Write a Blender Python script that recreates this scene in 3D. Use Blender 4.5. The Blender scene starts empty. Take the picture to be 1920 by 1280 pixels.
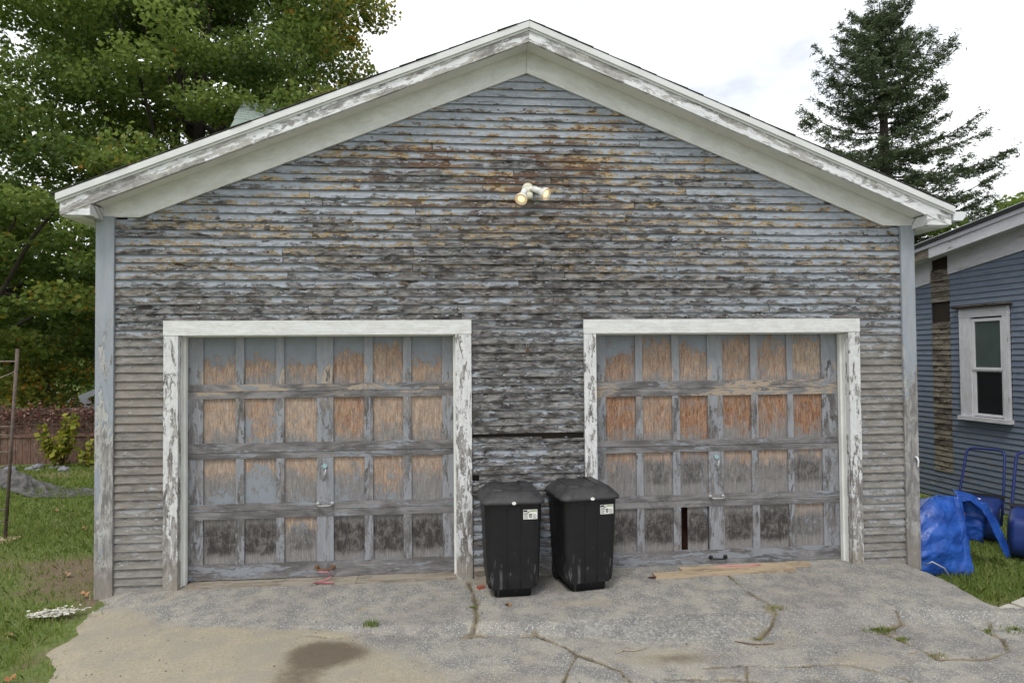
import bpy, bmesh, math, random
import numpy as np
from mathutils import Vector, Matrix
random.seed(7); rng = np.random.default_rng(11)
R_ = math.radians
SC = bpy.context.scene
COL = SC.collection

# ------------------------------------------------------------------ camera
cam_d = bpy.data.cameras.new('camera'); cam = bpy.data.objects.new('camera', cam_d); COL.objects.link(cam)
yaw, pitch, roll = R_(5.0276), R_(1.2549), R_(-0.4808)
F = Vector((math.sin(yaw)*math.cos(pitch), math.cos(yaw)*math.cos(pitch), math.sin(pitch)))
Rt = Vector((math.cos(yaw), -math.sin(yaw), 0)); Up = Rt.cross(F)
R2 = Rt*math.cos(roll)+Up*math.sin(roll); U2 = -Rt*math.sin(roll)+Up*math.cos(roll)
M = Matrix((R2, U2, -F)).transposed().to_4x4(); M.translation = Vector((3.0038, -5.6548, 1.96))
cam.matrix_world = M
cam_d.sensor_width = 36; cam_d.lens = 22.417; cam_d.clip_end = 2000; cam_d.clip_start = 0.05
SC.camera = cam

# ------------------------------------------------------------------ world: bright broken cloud
SUN_EL, SUN_AZ = 58.0, 205.0       # azimuth clockwise from +Y
wd = bpy.data.worlds.new('World'); SC.world = wd; wd.use_nodes = True
nt = wd.node_tree; nt.nodes.clear()
o_ = nt.nodes.new('ShaderNodeOutputWorld'); bg = nt.nodes.new('ShaderNodeBackground')
sky = nt.nodes.new('ShaderNodeTexSky'); sky.sky_type = 'NISHITA'; sky.sun_disc = False
sky.sun_elevation = R_(SUN_EL); sky.sun_rotation = R_(SUN_AZ); sky.dust_density = 1.0; sky.air_density = 1.0
tc = nt.nodes.new('ShaderNodeTexCoord'); mp = nt.nodes.new('ShaderNodeMapping')
mp.inputs['Scale'].default_value = (1.5, 1.5, 3.2); mp.inputs['Location'].default_value = (5.2, 1.7, 3.3)
nz = nt.nodes.new('ShaderNodeTexNoise'); nz.inputs['Scale'].default_value = 1.7; nz.inputs['Detail'].default_value = 8; nz.inputs['Roughness'].default_value = .56
cr = nt.nodes.new('ShaderNodeValToRGB'); cr.color_ramp.elements[0].position = .34; cr.color_ramp.elements[1].position = .50; cr.color_ramp.elements[0].color = (.55, .55, .55, 1)
mx = nt.nodes.new('ShaderNodeMix'); mx.data_type = 'RGBA'
mx.inputs[7].default_value = (11.2, 11.4, 11.7, 1)
L = nt.links.new
L(tc.outputs['Generated'], mp.inputs['Vector']); L(mp.outputs[0], nz.inputs['Vector']); L(nz.outputs['Fac'], cr.inputs[0])
L(cr.outputs[0], mx.inputs[0]); L(sky.outputs[0], mx.inputs[6]); L(mx.outputs[2], bg.inputs[0]); L(bg.outputs[0], o_.inputs[0])
bg.inputs[1].default_value = 0.1

sun_d = bpy.data.lights.new('sun', 'SUN'); sun = bpy.data.objects.new('sun', sun_d); COL.objects.link(sun)
sun_d.energy = 1.45; sun_d.angle = R_(14); sun_d.color = (1, .955, .89)
sd = Vector((math.sin(R_(SUN_AZ))*math.cos(R_(SUN_EL)), math.cos(R_(SUN_AZ))*math.cos(R_(SUN_EL)), math.sin(R_(SUN_EL))))
sun.rotation_euler = sd.to_track_quat('Z', 'Y').to_euler(); sun.location = (0, -10, 20)

SC.view_settings.view_transform = 'Standard'; SC.view_settings.look = 'None'
SC.view_settings.exposure = 0.28; SC.view_settings.gamma = 1.0
SC.render.engine = 'CYCLES'
try:
    SC.cycles.use_denoising = True; SC.cycles.max_bounces = 5; SC.cycles.diffuse_bounces = 3; SC.cycles.glossy_bounces = 2; SC.cycles.transmission_bounces = 3; SC.cycles.adaptive_threshold = .015; SC.cycles.transparent_max_bounces = 8
except Exception: pass

# ------------------------------------------------------------------ node helper
class NT:
    def __init__(s, name, rough=.8):
        s.m = bpy.data.materials.new(name); s.m.use_nodes = True
        s.t = s.m.node_tree; s.t.nodes.clear()
        s.out = s.t.nodes.new('ShaderNodeOutputMaterial'); s.b = s.t.nodes.new('ShaderNodeBsdfPrincipled')
        s.t.links.new(s.b.outputs[0], s.out.inputs[0]); s.b.inputs['Roughness'].default_value = rough
        s.b.inputs['Specular IOR Level'].default_value = .25
        s._oi = None
    def n(s, ty): return s.t.nodes.new(ty)
    def put(s, sock, v):
        if isinstance(v, bpy.types.NodeSocket): s.t.links.new(v, sock)
        elif v is not None:
            if isinstance(v, (tuple, list)) and sock.type == 'RGBA' and len(v) == 3: v = (*v, 1)
            sock.default_value = v
    def math(s, op, a, b=None, c=None, clamp=False):
        k = s.n('ShaderNodeMath'); k.operation = op; k.use_clamp = clamp
        s.put(k.inputs[0], a); s.put(k.inputs[1], b)
        if c is not None: s.put(k.inputs[2], c)
        return k.outputs[0]
    def add(s, a, b): return s.math('ADD', a, b)
    def mul(s, a, b): return s.math('MULTIPLY', a, b)
    def sm(s, v, a, b, lo=0., hi=1., lin=False):
        k = s.n('ShaderNodeMapRange'); k.interpolation_type = 'LINEAR' if lin else 'SMOOTHSTEP'
        s.put(k.inputs[0], v); k.inputs[1].default_value = a; k.inputs[2].default_value = b
        k.inputs[3].default_value = lo; k.inputs[4].default_value = hi
        return k.outputs[0]
    def mix(s, f, a, b, mode='MIX'):
        k = s.n('ShaderNodeMix'); k.data_type = 'RGBA'; k.blend_type = mode; k.clamp_factor = True
        s.put(k.inputs[0], f); s.put(k.inputs[6], a); s.put(k.inputs[7], b)
        return k.outputs[2]
    def comb(s, x, y, z):
        k = s.n('ShaderNodeCombineXYZ'); s.put(k.inputs[0], x); s.put(k.inputs[1], y); s.put(k.inputs[2], z); return k.outputs[0]
    def sep(s, v):
        k = s.n('ShaderNodeSeparateXYZ'); s.put(k.inputs[0], v); return k.outputs
    def noise(s, vec, sc=1., det=4., ro=.5, dist=0., col=False):
        k = s.n('ShaderNodeTexNoise'); s.put(k.inputs['Vector'], vec); k.inputs['Scale'].default_value = sc
        k.inputs['Detail'].default_value = det; k.inputs['Roughness'].default_value = ro; k.inputs['Distortion'].default_value = dist
        return k.outputs['Color' if col else 'Fac']
    def voro(s, vec, sc, feat='F1', out='Distance'):
        k = s.n('ShaderNodeTexVoronoi'); k.feature = feat; s.put(k.inputs['Vector'], vec); k.inputs['Scale'].default_value = sc; return k.outputs[out]
    def ramp(s, f, els):
        k = s.n('ShaderNodeValToRGB'); s.put(k.inputs[0], f); e = k.color_ramp.elements
        while len(e) < len(els): e.new(.5)
        for i, (p, c) in enumerate(els): e[i].position = p; e[i].color = (*c, 1) if len(c) == 3 else c
        return k.outputs[0]
    def pos(s): return s.sep(s.n('ShaderNodeNewGeometry').outputs['Position'])
    def posv(s): return s.n('ShaderNodeNewGeometry').outputs['Position']
    def objv(s): return s.n('ShaderNodeTexCoord').outputs['Object']
    def uv(s, nm='UVMap'):
        k = s.n('ShaderNodeUVMap'); k.uv_map = nm; return s.sep(k.outputs[0])
    def oi(s):
        if not s._oi: s._oi = s.n('ShaderNodeObjectInfo')
        return s._oi.outputs
    def attr(s, nm, out='Fac'):
        k = s.n('ShaderNodeAttribute'); k.attribute_name = nm; return k.outputs[out]
    def bump(s, h, st, dist):
        k = s.n('ShaderNodeBump'); s.put(k.inputs['Height'], h); k.inputs['Strength'].default_value = st; k.inputs['Distance'].default_value = dist
        s.t.links.new(k.outputs[0], s.b.inputs['Normal'])
    def done(s, col, rough=None):
        s.put(s.b.inputs['Base Color'], col)
        if rough is not None: s.put(s.b.inputs['Roughness'], rough)
        return s.m

def plain(name, col, rough=.6, var=.18, sc=14, metal=0., bump=.0):
    s = NT(name, rough); v = s.objv()
    n = s.noise(v, sc, 5, .6)
    d = tuple(c*(1-var) for c in col); l = tuple(min(1, c*(1+var)) for c in col)
    s.b.inputs['Metallic'].default_value = metal
    if bump: s.bump(n, bump, .01)
    return s.done(s.ramp(n, [(.3, d), (.7, l)]), s.sm(n, .2, .8, max(.05, rough-.1), min(1, rough+.1)))

def peel(name, paint, paint2, wd_, wl_, primer, su=2.2, sv=14., thr=.5, primw=.05, extra=None, grain=130., lip=(.6, .62, .63), blot=6.5):
    """old paint peeling off weathered wood; UVMap is in metres, u along the grain; obj alpha below 1 = more worn"""
    s = NT(name, .85)
    u, v, _ = s.uv(); oi = s.oi(); rnd = oi['Random']
    ru = s.add(u, s.mul(rnd, 37.)); rv = s.add(v, s.mul(rnd, 11.))
    vec = s.comb(s.mul(ru, su), s.mul(rv, sv), s.mul(rnd, 53.))
    vec2 = s.comb(s.mul(ru, su*5), s.mul(rv, sv*2.6), s.mul(rnd, 23.))
    n1 = s.noise(vec, 1, 6, .66, .6); n2 = s.noise(vec2, 1, 5, .65, .8)
    m = s.add(s.mul(n1, .72), s.mul(n2, .28))
    m = s.add(m, s.mul(s.add(oi['Alpha'], -1.), .4))
    e = extra(s) if extra else {}
    if 'bias' in e: m = s.add(m, e['bias'])
    g = s.noise(s.comb(s.mul(ru, 4.), s.mul(rv, grain), s.mul(rnd, 9.)), 1, 4, .62)
    g2 = s.noise(s.comb(s.mul(ru, blot), s.mul(rv, blot*2.6), s.mul(rnd, 71.)), 1, 5, .66, .8)
    gf = s.add(s.mul(g, .30), s.mul(g2, .70))
    wood = s.ramp(gf, [(.41, wd_), (.50, tuple((a*.62+b*.38) for a, b in zip(wd_, wl_))), (.60, wl_)])
    if 'tint' in e: wood = s.mix(e['tint'][0], wood, s.mix(.75, wood, e['tint'][1], 'OVERLAY') if e.get('ov') else s.mix(gf, tuple(c*.35 for c in e['tint'][1]), e['tint'][1]))
    pn = s.noise(vec, 2.2, 4, .6)
    pcol = s.mix(s.sm(pn, .35, .65), paint, paint2)
    pcol = s.mix(s.sm(n2, .35, .6, .35, 0), pcol, wl_)
    pf = s.sm(m, thr-.008, thr+.008)
    pr = s.sm(m, thr-primw-.012, thr-primw+.012)
    pmask = s.sm(s.noise(s.comb(s.mul(ru, 1.6), s.mul(rv, 9.), s.mul(rnd, 31.)), 1, 3, .5), .46, .54)
    if 'prim' in e: pmask = s.mul(pmask, e['prim'])
    c = s.mix(s.mul(pr, pmask), wood, s.mix(s.mul(g, .7), primer, tuple(k*.6 for k in primer)))
    lipf = s.mul(s.sm(m, thr-.022, thr-.006), s.sm(m, thr+.012, thr+.002))
    c = s.mix(pf, c, pcol); c = s.mix(s.mul(lipf, .42), c, lip)
    if 'dirt' in e: c = s.mix(e['dirt'][0], c, e['dirt'][1])
    h = s.add(s.mul(pf, 1.0), s.add(s.mul(g, .45), s.mul(s.mul(n2, pf), .5)))
    s.bump(h, .8, .007)
    return s.done(c, s.sm(pf, 0, 1, .9, .62))

# -------- siding of the garage
def siding_extra(s):
    x, y, z = s.pos(); lu, lv, _ = s.uv('loc')
    b = s.ramp(s.mul(z, .2), [(.0, (.455,)*3), (.10, (.475,)*3), (.24, (.42,)*3), (.36, (.405,)*3), (.46, (.45,)*3), (.60, (.485,)*3), (.72, (.50,)*3), (.86, (.565,)*3)])
    b = s.add(b, -.475)
    cx = s.mul(s.sm(x, 1.6, 2.9), s.sm(x, 5.6, 4.6)); cz = s.mul(s.sm(z, 1.4, 2.2), s.sm(z, 4.3, 3.6))
    b = s.add(b, s.mul(s.mul(cx, cz), -.05))
    b = s.add(b, s.mul(s.mul(s.sm(x, 5.6, 6.6), s.sm(z, 1.6, 2.4)), .035))
    b = s.add(b, s.mul(s.mul(s.sm(x, .62, .5), s.sm(z, 2.4, 2.0)), -.05))
    b = s.add(b, s.sm(lv, 0, 1, -.075, .09, True))
    big = s.noise(s.comb(s.mul(x, .9), 0., s.mul(z, 1.6)), 1, 3, .5)
    b = s.add(b, s.sm(big, .3, .7, -.06, .06, True))
    prim = s.sm(z, 2.2, 3.3, .12, 1.)
    bn = s.noise(s.comb(s.mul(x, 1.3), 0., s.mul(z, 6.)), 1, 4, .55)
    brown = s.mul(s.mul(s.mul(s.sm(x, 1.6, 2.8), s.sm(x, 5.2, 4.1)), s.mul(s.sm(z, 2.9, 3.6), s.sm(z, 4.3, 4.0))), s.sm(bn, .43, .54))
    tan = s.mul(s.mul(s.sm(x, .62, .5), s.mul(s.sm(z, .5, .9), s.sm(z, 2.0, 1.6))), s.sm(bn, .38, .6, .1, .5))
    t = s.math('MAXIMUM', brown, tan)
    sidep = s.mul(s.math('MAXIMUM', s.sm(x, .62, .5), s.sm(x, 6.65, 6.8)), s.sm(z, 2.3, 1.9))
    low = s.math('MAXIMUM', s.mul(s.sm(z, .3, .0), .6), s.mul(sidep, s.sm(bn, .3, .65, .30, .62)))
    return dict(bias=b, prim=prim, tint=(s.mul(t, .8), (.165, .09, .05)), dirt=(low, (.305, .285, .255)))
M_SID = peel('peeling_blue_siding', (.33, .365, .415), (.25, .278, .315), (.028, .026, .026), (.235, .23, .226), (.43, .30, .14), su=6.5, sv=21., thr=.50, primw=.055, blot=8., extra=siding_extra, lip=(.58, .61, .63))

def white_low(s):
    x, y, z = s.pos(); return dict(bias=s.sm(z, .1, 2.3, -.03, .07, True), prim=0.0, dirt=(s.mul(s.sm(z, .35, .0), .7), (.30, .27, .22)))
M_CAS = peel('peeling_white_casing', (.68, .69, .695), (.58, .59, .60), (.13, .12, .115), (.40, .385, .37), (.5, .48, .44), su=5.5, sv=22., thr=.495, extra=white_low, blot=6., lip=(.7, .7, .7))
M_HEAD = peel('white_head_casing', (.70, .71, .71), (.63, .64, .63), (.2, .19, .18), (.45, .43, .4), (.5, .48, .44), su=2.2, sv=9., thr=.335, lip=(.8, .8, .8))
M_FAS = peel('peeling_white_fascia', (.76, .77, .79), (.66, .67, .69), (.20, .19, .19), (.44, .43, .43), (.5, .48, .44), su=2.2, sv=10., thr=.495, grain=60., lip=(.8, .8, .8))
M_FRZ = peel('white_frieze', (.72, .725, .71), (.64, .645, .63), (.25, .24, .21), (.5, .48, .44), (.5, .48, .44), su=1.6, sv=6., thr=.30, lip=(.7, .7, .7))
M_CNR = peel('grey_blue_corner', (.30, .335, .385), (.27, .30, .335), (.16, .152, .15), (.38, .37, .36), (.48, .48, .47), su=1.6, sv=9., thr=.45,
             extra=lambda s: dict(bias=s.sm(s.pos()[2], .9, 2.9, -.14, .18, True), dirt=(s.mul(s.sm(s.pos()[2], .45, .0), .6), (.26, .23, .19))), lip=(.44, .46, .48))
M_RAIL = peel('weathered_door_rail', (.250, .268, .298), (.222, .234, .255), (.098, .094, .094), (.235, .229, .232), (.40, .33, .26), su=2.4, sv=13., thr=.525, blot=3.2,
              extra=lambda s: dict(bias=s.add(s.sm(s.pos()[2], 1.78, 2.02, 0, .26), s.sm(s.pos()[2], .25, .08, 0, .06)), prim=s.sm(s.pos()[2], 1.15, 1.6, .05, 1)), primw=.09, lip=(.38, .4, .43))
M_STILE = peel('weathered_door_stile', (.275, .287, .312), (.225, .236, .258), (.085, .081, .081), (.25, .243, .243), (.42, .355, .29), su=3.4, sv=15., thr=.50, blot=4.,
               extra=lambda s: dict(bias=s.sm(s.pos()[2], 1.80, 2.04, 0, .26), prim=s.sm(s.pos()[2], 1.4, 1.75, .05, 1)), primw=.10, lip=(.36, .38, .40))
M_JAMB = plain('jamb_paint', (.68, .69, .66), .7, .1, 5)

# -------- plywood door panel: colour r = paint, g = paint towards the top, b = mildew, alpha = orange
def panel_mat():
    s = NT('bare_plywood_panel', .85)
    u, v, _ = s.uv(); lu, lv, _ = s.uv('loc'); oi = s.oi(); rnd = oi['Random']
    k = s.n('ShaderNodeSeparateColor'); s.put(k.inputs[0], oi['Color']); pr, pg, pb = k.outputs
    al = oi['Alpha']
    ru = s.add(u, s.mul(rnd, 41.)); rv = s.add(v, s.mul(rnd, 17.))
    fig = s.noise(s.comb(s.mul(ru, 4.), s.mul(rv, 14.), s.mul(rnd, 7.)), 1, 3, .5, 1.5)
    wob = s.add(rv, s.mul(fig, .03))
    g = s.noise(s.comb(s.mul(ru, 9.), s.mul(wob, 75.), rnd), 1, 6, .72, .7)
    cath = s.math('SINE', s.mul(s.add(s.mul(fig, 60.), s.mul(rv, 60.)), 1.))
    g3 = s.add(s.mul(g, .8), s.mul(cath, .035))
    pale = s.ramp(g3, [(.28, (.23, .17, .128)), (.42, (.375, .285, .215)), (.58, (.51, .41, .325))])
    orng = s.ramp(g3, [(.28, (.12, .058, .034)), (.40, (.25, .132, .076)), (.56, (.41, .275, .185))])
    wood = s.mix(s.add(s.add(al, -.18), s.mul(s.add(fig, -.5), 1.3)), pale, orng)
    gray = s.ramp(g, [(.30, (.13, .122, .118)), (.5, (.20, .192, .188)), (.70, (.30, .29, .285))])
    dark = s.ramp(g, [(.30, (.026, .024, .024)), (.55, (.058, .053, .051)), (.74, (.17, .16, .155))])
    n1 = s.add(s.mul(s.noise(s.comb(s.mul(ru, 9.), s.mul(rv, 42.), s.mul(rnd, 3.)), 1, 5, .7, .4), .28), s.mul(s.noise(s.comb(s.mul(ru, 17.), s.mul(rv, 24.), s.mul(rnd, 13.)), 1, 6, .78, .8), .72))
    nl = s.noise(s.comb(s.mul(ru, 5.), s.mul(rv, 7.), s.mul(rnd, 63.)), 1, 4, .6)
    # grey weathering creeps up from the bottom edge, mildew sits in the middle of the low panels
    f = s.add(s.sm(lv, .02, .95, 1., -.35, True), s.add(s.mul(s.add(n1, -.5), 2.0), s.mul(s.add(nl, -.5), 1.6)))
    gfac = s.sm(s.add(f, s.sm(pb, 0, 1, -.75, 1.0, True)), .02, .55)
    c = s.mix(gfac, wood, gray)
    dm = s.mul(s.mul(s.sm(lv, .02, .34), s.sm(lv, 1.2, .60)), s.sm(s.math('ABSOLUTE', s.add(lu, -.5)), .62, .25, .55, 1.))
    df = s.sm(s.add(s.add(s.mul(dm, 1.1), s.mul(s.add(n1, -.5), 1.7)), s.sm(pb, .4, 1., -1.3, -.06, True)), .0, .85)
    c = s.mix(df, c, dark)
    pv = s.add(s.mul(s.add(n1, -.5), 3.4), s.mul(s.add(nl, -.5), 1.8))
    pv = s.add(pv, s.mul(s.add(pr, -.5), 3.0)); pv = s.add(pv, s.mul(s.mul(s.add(pg, -.5), s.add(lv, -.5)), 4.2))
    pf = s.sm(pv, -.10, .16)
    paint = s.mix(s.sm(nl, .3, .7), (.205, .225, .25), (.235, .257, .286))
    mot = s.noise(s.comb(s.mul(ru, 11.), s.mul(rv, 13.), s.mul(rnd, 29.)), 1, 6, .72, .5)
    c = s.mix(s.sm(mot, .45, .64, 0, .55), c, s.mix(g, (.11, .10, .095), (.30, .285, .275)))
    spk = s.sm(s.noise(s.comb(s.mul(ru, 30.), s.mul(rv, 70.), s.mul(rnd, 5.)), 1, 4, .7), .63, .70)
    c = s.mix(s.mul(spk, .55), c, (.46, .42, .38))
    c = s.mix(pf, c, paint)
    s.bump(s.add(s.mul(pf, .8), s.mul(g, .6)), .5, .005)
    return s.done(c, .85)
M_PAN = panel_mat()

# -------- other materials
M_DARK = plain('dark_interior', (.03, .024, .02), .9)
M_SHEATH = plain('old_sheathing', (.035, .028, .022), .9)
M_MOULD = plain('white_moulding', (.66, .67, .67), .55, .08, 4)
M_SOFF = plain('soffit_paint', (.72, .72, .69), .75, .07, 3)
M_GUT = plain('gutter_metal', (.70, .71, .74), .4, .06, 5)
M_SHING = plain('dark_shingle', (.075, .070, .066), .95, .4, 60, bump=.4)
M_GSHING = plain('green_shingle', (.23, .275, .25), .95, .2, 30, bump=.4)
M_FSHING = plain('grey_far_shingle', (.46, .48, .50), .95, .12, 6)
M_LUM = peel('new_lumber', (.42, .33, .22), (.38, .30, .21), (.25, .19, .13), (.44, .36, .26), (.4, .3, .2), su=3, sv=20, thr=.45, lip=(.45, .36, .25))
M_OLDLUM = peel('old_lumber', (.31, .275, .22), (.27, .24, .20), (.15, .13, .105), (.33, .29, .235), (.3, .25, .2), su=3, sv=16, thr=.48, lip=(.3, .27, .22))
M_RUST = plain('rusty_iron', (.16, .085, .045), .8, .5, 80)
M_STEEL = plain('dull_galvanised', (.36, .36, .36), .5, .25, 60, .6)
M_BLK = plain('black_iron', (.02, .02, .021), .45, .2, 40)
M_PINK = plain('pink_ribbon', (.55, .17, .22), .6)
M_LBL = plain('ivory_plastic', (.62, .60, .47), .45, .06, 10)
M_WPL = plain('white_plastic', (.74, .74, .71), .4, .05, 10)
M_TEAL = plain('teal_paint', (.27, .42, .44), .6, .2, 60)

def bin_mat():
    s = NT('black_bin_plastic', .5); v = s.objv()
    n = s.noise(v, 9, 5, .6); x, y, z = s.sep(v)
    st = s.noise(s.comb(s.mul(x, 40.), s.mul(y, 40.), s.mul(z, 5.)), 1, 5, .6)
    scuff = s.math('MAXIMUM', s.mul(s.mul(s.sm(st, .57, .66), s.sm(n, .48, .58)), s.sm(z, .5, .2)), s.mul(s.mul(s.sm(st, .45, .62), s.mul(s.sm(x, -.135, -.115), s.sm(x, -.085, -.10))), s.mul(s.sm(z, .03, .08), s.sm(z, .27, .2))))
    dust = s.mul(s.sm(n, .4, .75), s.sm(z, .5, 0, .15, .4))
    c = s.mix(dust, (.0105, .0105, .0115), (.022, .022, .022)); c = s.mix(s.mul(scuff, .7), c, (.12, .12, .12))
    s.bump(s.noise(v, 220, 2, .5), .12, .002)
    s.b.inputs['Specular IOR Level'].default_value = .32
    return s.done(c, s.sm(n, .3, .7, .42, .58))
M_BIN = bin_mat()
def lid_mat():
    s = NT('black_lid_plastic', .5); v = s.objv(); n = s.noise(v, 7, 6, .6)
    s.bump(s.noise(v, 220, 2, .5), .12, .002); s.b.inputs['Specular IOR Level'].default_value = .35
    return s.done(s.mix(s.sm(n, .3, .75), (.020, .020, .022), (.055, .055, .057)), s.sm(n, .3, .7, .45, .62))
M_LID = lid_mat()
def emit(name, c, st):
    s = NT(name, .4); s.b.inputs['Emission Color'].default_value = (*c, 1); s.b.inputs['Emission Strength'].default_value = st
    return s.done((.8, .7, .5))
M_BULB = emit('lit_bulb', (1.0, .80, .45), .95); M_LENS = emit('warm_lens', (1.0, .58, .26), .28)

def tarp_mat():
    s = NT('blue_tarp', .42); v = s.objv(); n = s.noise(v, 5, 5, .6); f = s.noise(v, 28, 4, .6, .8)
    x, y, z = s.sep(v)
    wv = s.math('SINE', s.mul(z, 520.)); wu = s.math('SINE', s.mul(s.add(x, y), 520.))
    s.bump(s.add(s.mul(f, .9), s.add(s.mul(s.noise(s.comb(s.mul(x, 5.), s.mul(y, 5.), s.mul(z, 16.)), 1, 4, .6, 1.5), .8), s.mul(s.mul(wv, wu), .05))), .45, .010)
    s.b.inputs['Specular IOR Level'].default_value = .4
    return s.done(s.mix(s.sm(n, .3, .7), (.008, .045, .25), (.024, .105, .44)), s.sm(f, .3, .7, .24, .44))
M_TARP = tarp_mat()
M_SCOOP = plain('navy_plastic', (.016, .034, .15), .38, .25, 8)
M_TUBE = plain('navy_tube', (.018, .030, .13), .4, .2, 20)
M_ORG = plain('orange_strap', (.5, .12, .03), .6)

def nb_extra(s):
    x, y, z = s.pos(); n = s.noise(s.comb(s.mul(y, 1.5), 0., s.mul(z, 2.)), 1, 3, .5)
    return dict(bias=s.add(s.sm(z, .3, 1.8, .02, .12, True), s.sm(n, .3, .7, -.05, .05, True)), prim=.3)
M_NB = peel('slate_blue_siding', (.135, .172, .235), (.115, .146, .198), (.075, .072, .07), (.22, .22, .21), (.35, .33, .28), su=1.5, sv=12., thr=.42, extra=nb_extra, lip=(.2, .23, .28))
M_NBOLD = peel('bare_grey_siding', (.25, .225, .18), (.17, .15, .118), (.035, .028, .022), (.19, .165, .13), (.3, .26, .2), su=4, sv=20, thr=.5, lip=(.32, .29, .24))
M_NBW = peel('neighbour_white_trim', (.60, .60, .63), (.53, .53, .57), (.2, .18, .16), (.42, .40, .38), (.4, .38, .33), su=2, sv=9, thr=.39, lip=(.66, .66, .68))
def glass_mat(name, col):
    s = NT(name, .06); s.b.inputs['Specular IOR Level'].default_value = .5
    n = s.noise(s.objv(), 3, 3, .5)
    return s.done(s.mix(n, tuple(c*.7 for c in col), tuple(c*1.3 for c in col)))
M_GL1 = glass_mat('window_glass_shade', (.060, .082, .075)); M_GL2 = glass_mat('window_glass_dark', (.010, .011, .013))

def leaf_mat(name, greens, trans=.35):
    s = NT(name, .55); a = s.attr('tone'); hue = s.attr('hue')
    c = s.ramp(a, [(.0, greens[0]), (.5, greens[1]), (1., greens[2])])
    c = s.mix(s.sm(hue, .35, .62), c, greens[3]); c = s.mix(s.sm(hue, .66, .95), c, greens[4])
    s.put(s.b.inputs['Base Color'], c)
    t = s.n('ShaderNodeBsdfTranslucent'); s.put(t.inputs[0], c)
    m = s.n('ShaderNodeMixShader'); m.inputs[0].default_value = trans
    s.t.links.new(s.b.outputs[0], m.inputs[1]); s.t.links.new(t.outputs[0], m.inputs[2]); s.t.links.new(m.outputs[0], s.out.inputs[0])
    return s.m
M_MAPLE = leaf_mat('maple_leaf', [(.060, .098, .022), (.135, .200, .042), (.245, .315, .072), (.37, .30, .05), (.47, .23, .045)], .5)
M_FALL = leaf_mat('autumn_leaf', [(.06, .10, .02), (.13, .18, .03), (.22, .24, .04), (.33, .26, .03), (.42, .10, .02)])
M_SPRUCE = leaf_mat('spruce_needles', [(.052, .076, .040), (.098, .132, .066), (.155, .190, .098), (.18, .16, .08), (.18, .12, .065)], .3)
M_GRASS = leaf_mat('grass_blade', [(.095, .150, .030), (.175, .245, .052), (.270, .330, .085), (.40, .36, .17), (.45, .37, .21)], .42)
M_VINE = leaf_mat('vine_leaf', [(.12, .15, .02), (.22, .24, .03), (.33, .31, .04), (.36, .26, .03), (.33, .14, .03)], .35)
M_DRY = leaf_mat('dry_vine', [(.09, .05, .04), (.17, .095, .07), (.27, .17, .13), (.22, .07, .06), (.14, .13, .04)], .15)
M_BARK = plain('bark', (.055, .045, .038), .95, .4, 10, bump=.6)
M_FENCE = peel('brown_fence_board', (.20, .105, .078), (.165, .088, .066), (.09, .058, .046), (.24, .165, .13), (.15, .1, .08), su=2, sv=12, thr=.5, lip=(.16, .11, .09))

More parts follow.
